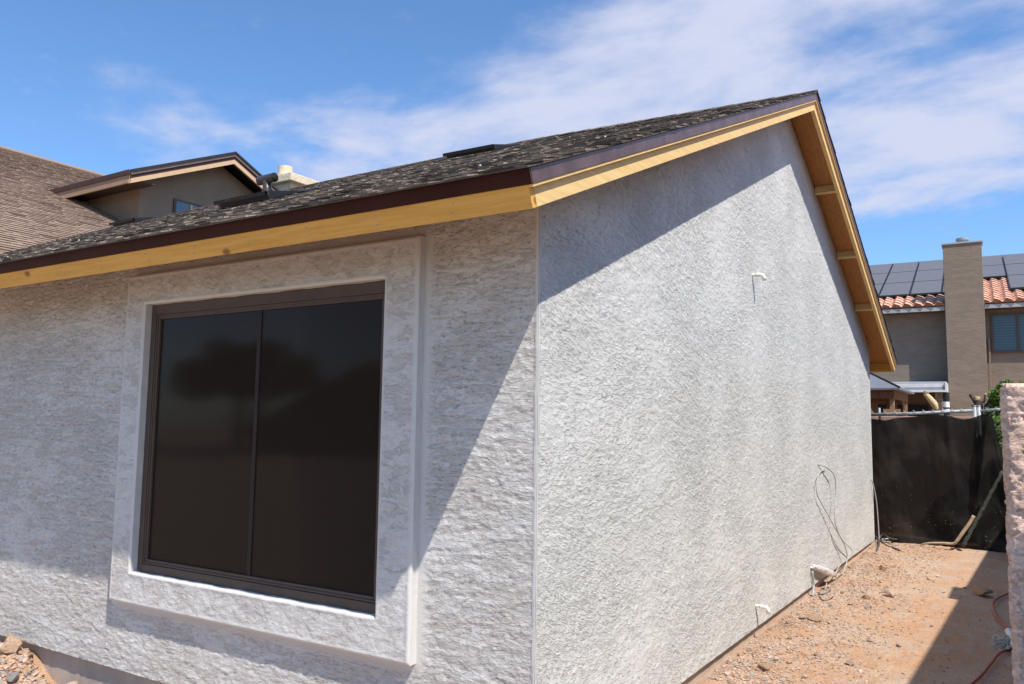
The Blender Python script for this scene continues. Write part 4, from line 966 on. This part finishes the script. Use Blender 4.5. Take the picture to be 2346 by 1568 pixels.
g = MB(); g.box((X0+.25, Y0g+.3, -.1), (-.62, Y0g+.34, 2.13)); g.box((-.60, Y0g+1.4, -.1), (-.4, Y0g+1.44, 2.13)); g.build('side_panel', M['gaz_wood'], gz_)
g = MB(); g.obox((-.60, Y0g+.1, 1.60), (.07, 0, 0), (0, .04, 0), (-.22, 0, .40)); g.build('brace', M['gaz_pale'], gz_)
g = MB(); g.box((-.48, Y0g+.05, 1.80), (-.18, Y0g+.11, 1.92)); g.build('rail', M['gaz_pale'], gz_)

# ---- cut trees
def limb(name, parts, label, cat='tree trunk', grp=None):
    root = empty(name, parts[0][0][0], label, cat, grp)
    for pts, rr, m_, nm in parts:
        g = MB(); g.tube(spline(pts, 4), list(np.interp(np.linspace(0, 1, (len(pts)-1)*4+1), np.linspace(0, 1, len(rr)), rr)), 9); g.build(nm, M[m_], root, smooth=True)
    return root
Q = lambda u, v, y=12.: at(u, v, 1, y)
limb('tree_stump', [([Vector((.68, 12, -.2)), Vector((.68, 12, 1.2)), Q(2153, 955), Q(2146, 940)], [.06, .055, .05, .045], 'bark', 'trunk'), ([Q(2147, 944), Q(2141, 928), Q(2131, 915), Q(2124, 907)], [.02, .055, .05, .04], 'pale_wood', 'limb'), ([Q(2124, 908), Q(2121, 903), Q(2123, 897)], [.042, .04, .045], 'pale_wood', 'cut_end'), ([Q(2122, 900), Q(2117, 895)], [.006, .005], 'galv', 'hook')], 'pale peeled limb slanting up left above the fence rail', 'tree stump')
limb('tree_stump', [([Vector((1.2, 12, -.2)), Q(2240, 960), Q(2240, 935), Q(2238, 916)], [.07, .065, .055, .05], 'bark', 'trunk'), ([Q(2238, 918), Q(2239, 909)], [.045, .044], 'pale_wood', 'cut_end'), ([Q(2234, 922), Q(2228, 912), Q(2222, 904)], [.03, .028, .024], 'bark', 'branch'), ([Q(2234, 940), Q(2229, 928)], [.02, .028], 'bark', 'branch')], 'dark sawn trunk with a pale cut top beside the fence post', 'tree stump')
limb('sapling', [([Vector((1.28, 12, -.2)), Q(2250, 944), Q(2254, 924), Q(2257, 905)], [.02, .018, .014, .014], 'bark', 'stem'), ([Q(2257, 906), Q(2258, 901)], [.018, .018], 'pale_wood', 'cut_end'), ([Q(2256, 918), Q(2262, 916)], [.008, .004], 'bark', 'twig')], 'thin reddish sawn stem right of the dark cut trunk', 'tree stump')
# shrub with reaching branch
sh = empty('shrub', (1.75, 12.2, -.1), 'bright green feathery shrub beside the end wall behind the chain link', 'shrub')
g = MB()
g.tube(spline([Vector((1.6, 12.1, -.1)), Q(2262, 960), Q(2264, 925), Q(2282, 896), Q(2296, 873)], 5), list(np.linspace(.03, .022, 21)), 7); g.tube([Q(2282, 897), Q(2288, 884), Q(2284, 880)], [.025, .03, .01], 6)
g.tube(spline([Vector((1.75, 12.2, -.1)), Vector((1.75, 12.2, 1.2)), Vector((1.8, 12.25, 2.0))], 4), .03, 7); g.build('branches', M['bark'], sh, smooth=True)
V = []; F = []; T = []; R = random.Random(3)
def clump_leaves(cs, n, size):
    for _ in range(n):
        cx_, cy_, cz_, rx, rz_ = R.choice(cs)
        while True:
            a, b_, c = R.uniform(-1, 1), R.uniform(-1, 1), R.uniform(-1, 1)
            if a*a+b_*b_+c*c < 1: break
        p = Vector((cx_+a*rx, cy_+b_*rx, cz_+c*rz_)); d = Vector((R.gauss(0, 1), R.gauss(0, 1), R.gauss(.2, .7))).normalized(); e = d.orthogonal().normalized(); e.rotate(Matrix.Rotation(R.uniform(0, 6.3), 3, d))
        l = size*R.uniform(.6, 1.4); w = l*.28; b0 = len(V)
        V.extend([p-e*w*.3, p+d*l*.5-e*w, p+d*l, p+d*l*.5+e*w]); F.append((b0, b0+1, b0+2, b0+3)); tt = min(1, max(0, R.gauss(.55, .28))); T.extend([tt]*4)
cs = [(1.62, 12.1, 1.2, .30, .5), (1.55, 12.0, 1.7, .22, .28), (1.72, 12.2, 1.95, .26, .25), (1.85, 12.2, 1.5, .4, .6), (1.50, 12.0, 1.88, .15, .14), (1.68, 12.2, .6, .35, .5), (1.40, 12., 1.78, .10, .09), (1.80, 12.3, 2.16, .16, .12), (1.60, 12.1, 2.06, .10, .10), (1.95, 12.2, 2.2, .2, .16)]
cs += [(1.50, 10.3, 1.30, .22, .42), (1.68, 10.3, .9, .26, .5), (1.47, 10.3, 1.58, .14, .14), (1.6, 10.35, 1.45, .2, .3), (1.4, 10.3, .7, .2, .4)]*2+[(1.52, 12.0, 2.05, .15, .16), (1.62, 12.0, 2.2, .12, .12)]*2
clump_leaves(cs, 19000, .045)
me = bpy.data.meshes.new('leaves'); me.from_pydata([tuple(v) for v in V], [], F); me.update(); add_attr(me, 'tint', T); link('foliage', me, M['leaf'], sh)

# ============================================================ ACROSS THE STREET (seen only in the window's reflection)
g = MB(); g.box((-60, -17, -.35), (60, -10, -.26)); o = g.build('road', M['asphalt']); tag(o, 'grey asphalt street in front of the house', None, None, 'structure')
def mir(u, v, d):
    p = at(u, v, 1, d); return Vector((p.x, -p.y, p.z))
pk = mir(835, 825, 27); SX = pk.x; SZ = pk.z; SY = -27
oh = empty('street_house', (SX, SY, 0), 'tan house across the street mirrored in the dark window', 'house')
g = MB(); g.box((SX-9, SY-9, -.3), (SX+9, SY-.6, SZ-2.9)); g.prism([(SX-7, SY-.6, SZ-2.9), (SX+7, SY-.6, SZ-2.9), (SX, SY-.6, SZ-.2)], (0, -.2, 0)); g.build('wall', M['stucco_old'], oh)
g = MB(); g.prism([(SX-9.5, SY-.1, SZ-3.9), (SX-9.5, SY-.1, SZ-3.7), (SX, SY-.1, SZ), (SX+9.5, SY-.1, SZ-3.7), (SX+9.5, SY-.1, SZ-3.9), (SX, SY-.1, SZ-.2)], (0, -10, 0)); g.build('roof', M['shingle_edge'], oh)
g = MB(); g.prism([(SX-9.5, SY, SZ-3.95), (SX-9.5, SY, SZ-3.7), (SX, SY, SZ), (SX+9.5, SY, SZ-3.7), (SX+9.5, SY, SZ-3.95), (SX, SY, SZ-.25)], (0, -.09, 0)); g.build('rake', M['awning'], oh)
TXp = mir(600, 820, 24); TX, TY = TXp.x, -24
tr_ = empty('street_tree', (TX, TY, 0), 'dark leafy tree across the street mirrored in the window', 'tree')
g = MB(); g.tube(spline([(TX, TY, -.3), (TX-.1, TY, 1.5), (TX+.2, TY-.2, 3)], 4), [.2]*5+[.16]*4, 10); g.tube([(TX+.1, TY-.1, 2.6), (TX+1.2, TY+.5, 4)], [.12, .05], 8); g.tube([(TX+.1, TY-.1, 2.6), (TX-1, TY-.6, 4.2)], [.12, .05], 8); g.build('trunk', M['bark'], tr_, smooth=True)
V = []; F = []; T = []; cs = [(TX+R.uniform(-1.8, 1.8), TY+R.uniform(-1.8, 1.8), R.uniform(3.0, 4.8), .9, .7) for _ in range(22)]
clump_leaves(cs, 9000, .22)
me = bpy.data.meshes.new('leaves'); me.from_pydata([tuple(v) for v in V], [], F); me.update(); add_attr(me, 'tint', T); link('crown', me, M['leaf_dark'], tr_)
tr_['group'] = 'trees across the street'
for i, (dx, dy, sc, lb) in enumerate(((-9, -6, 1.15, 'taller leafy tree farther left across the street mirrored in the window'), (-19, -2, .95, 'leafy tree at the far left of the street mirrored in the window'), (3.5, -14, 1.3, 'leafy tree behind the street house mirrored in the window'))):
    c = tr_.copy(); COL.objects.link(c); c.location = (TX+dx, TY+dy, 0); c.rotation_euler = (0, 0, 1.3*i+1); c.scale = (sc*1.3, sc*1.3, sc*.85); c['label'] = lb
    for ch_ in list(tr_.children):
        d = ch_.copy(); COL.objects.link(d); d.parent = c

for o in list(COL.objects):
    if o.parent is not None:
        for k_ in ('label', 'category', 'group', 'kind'):
            if k_ in o and o[k_] is None: del o[k_]
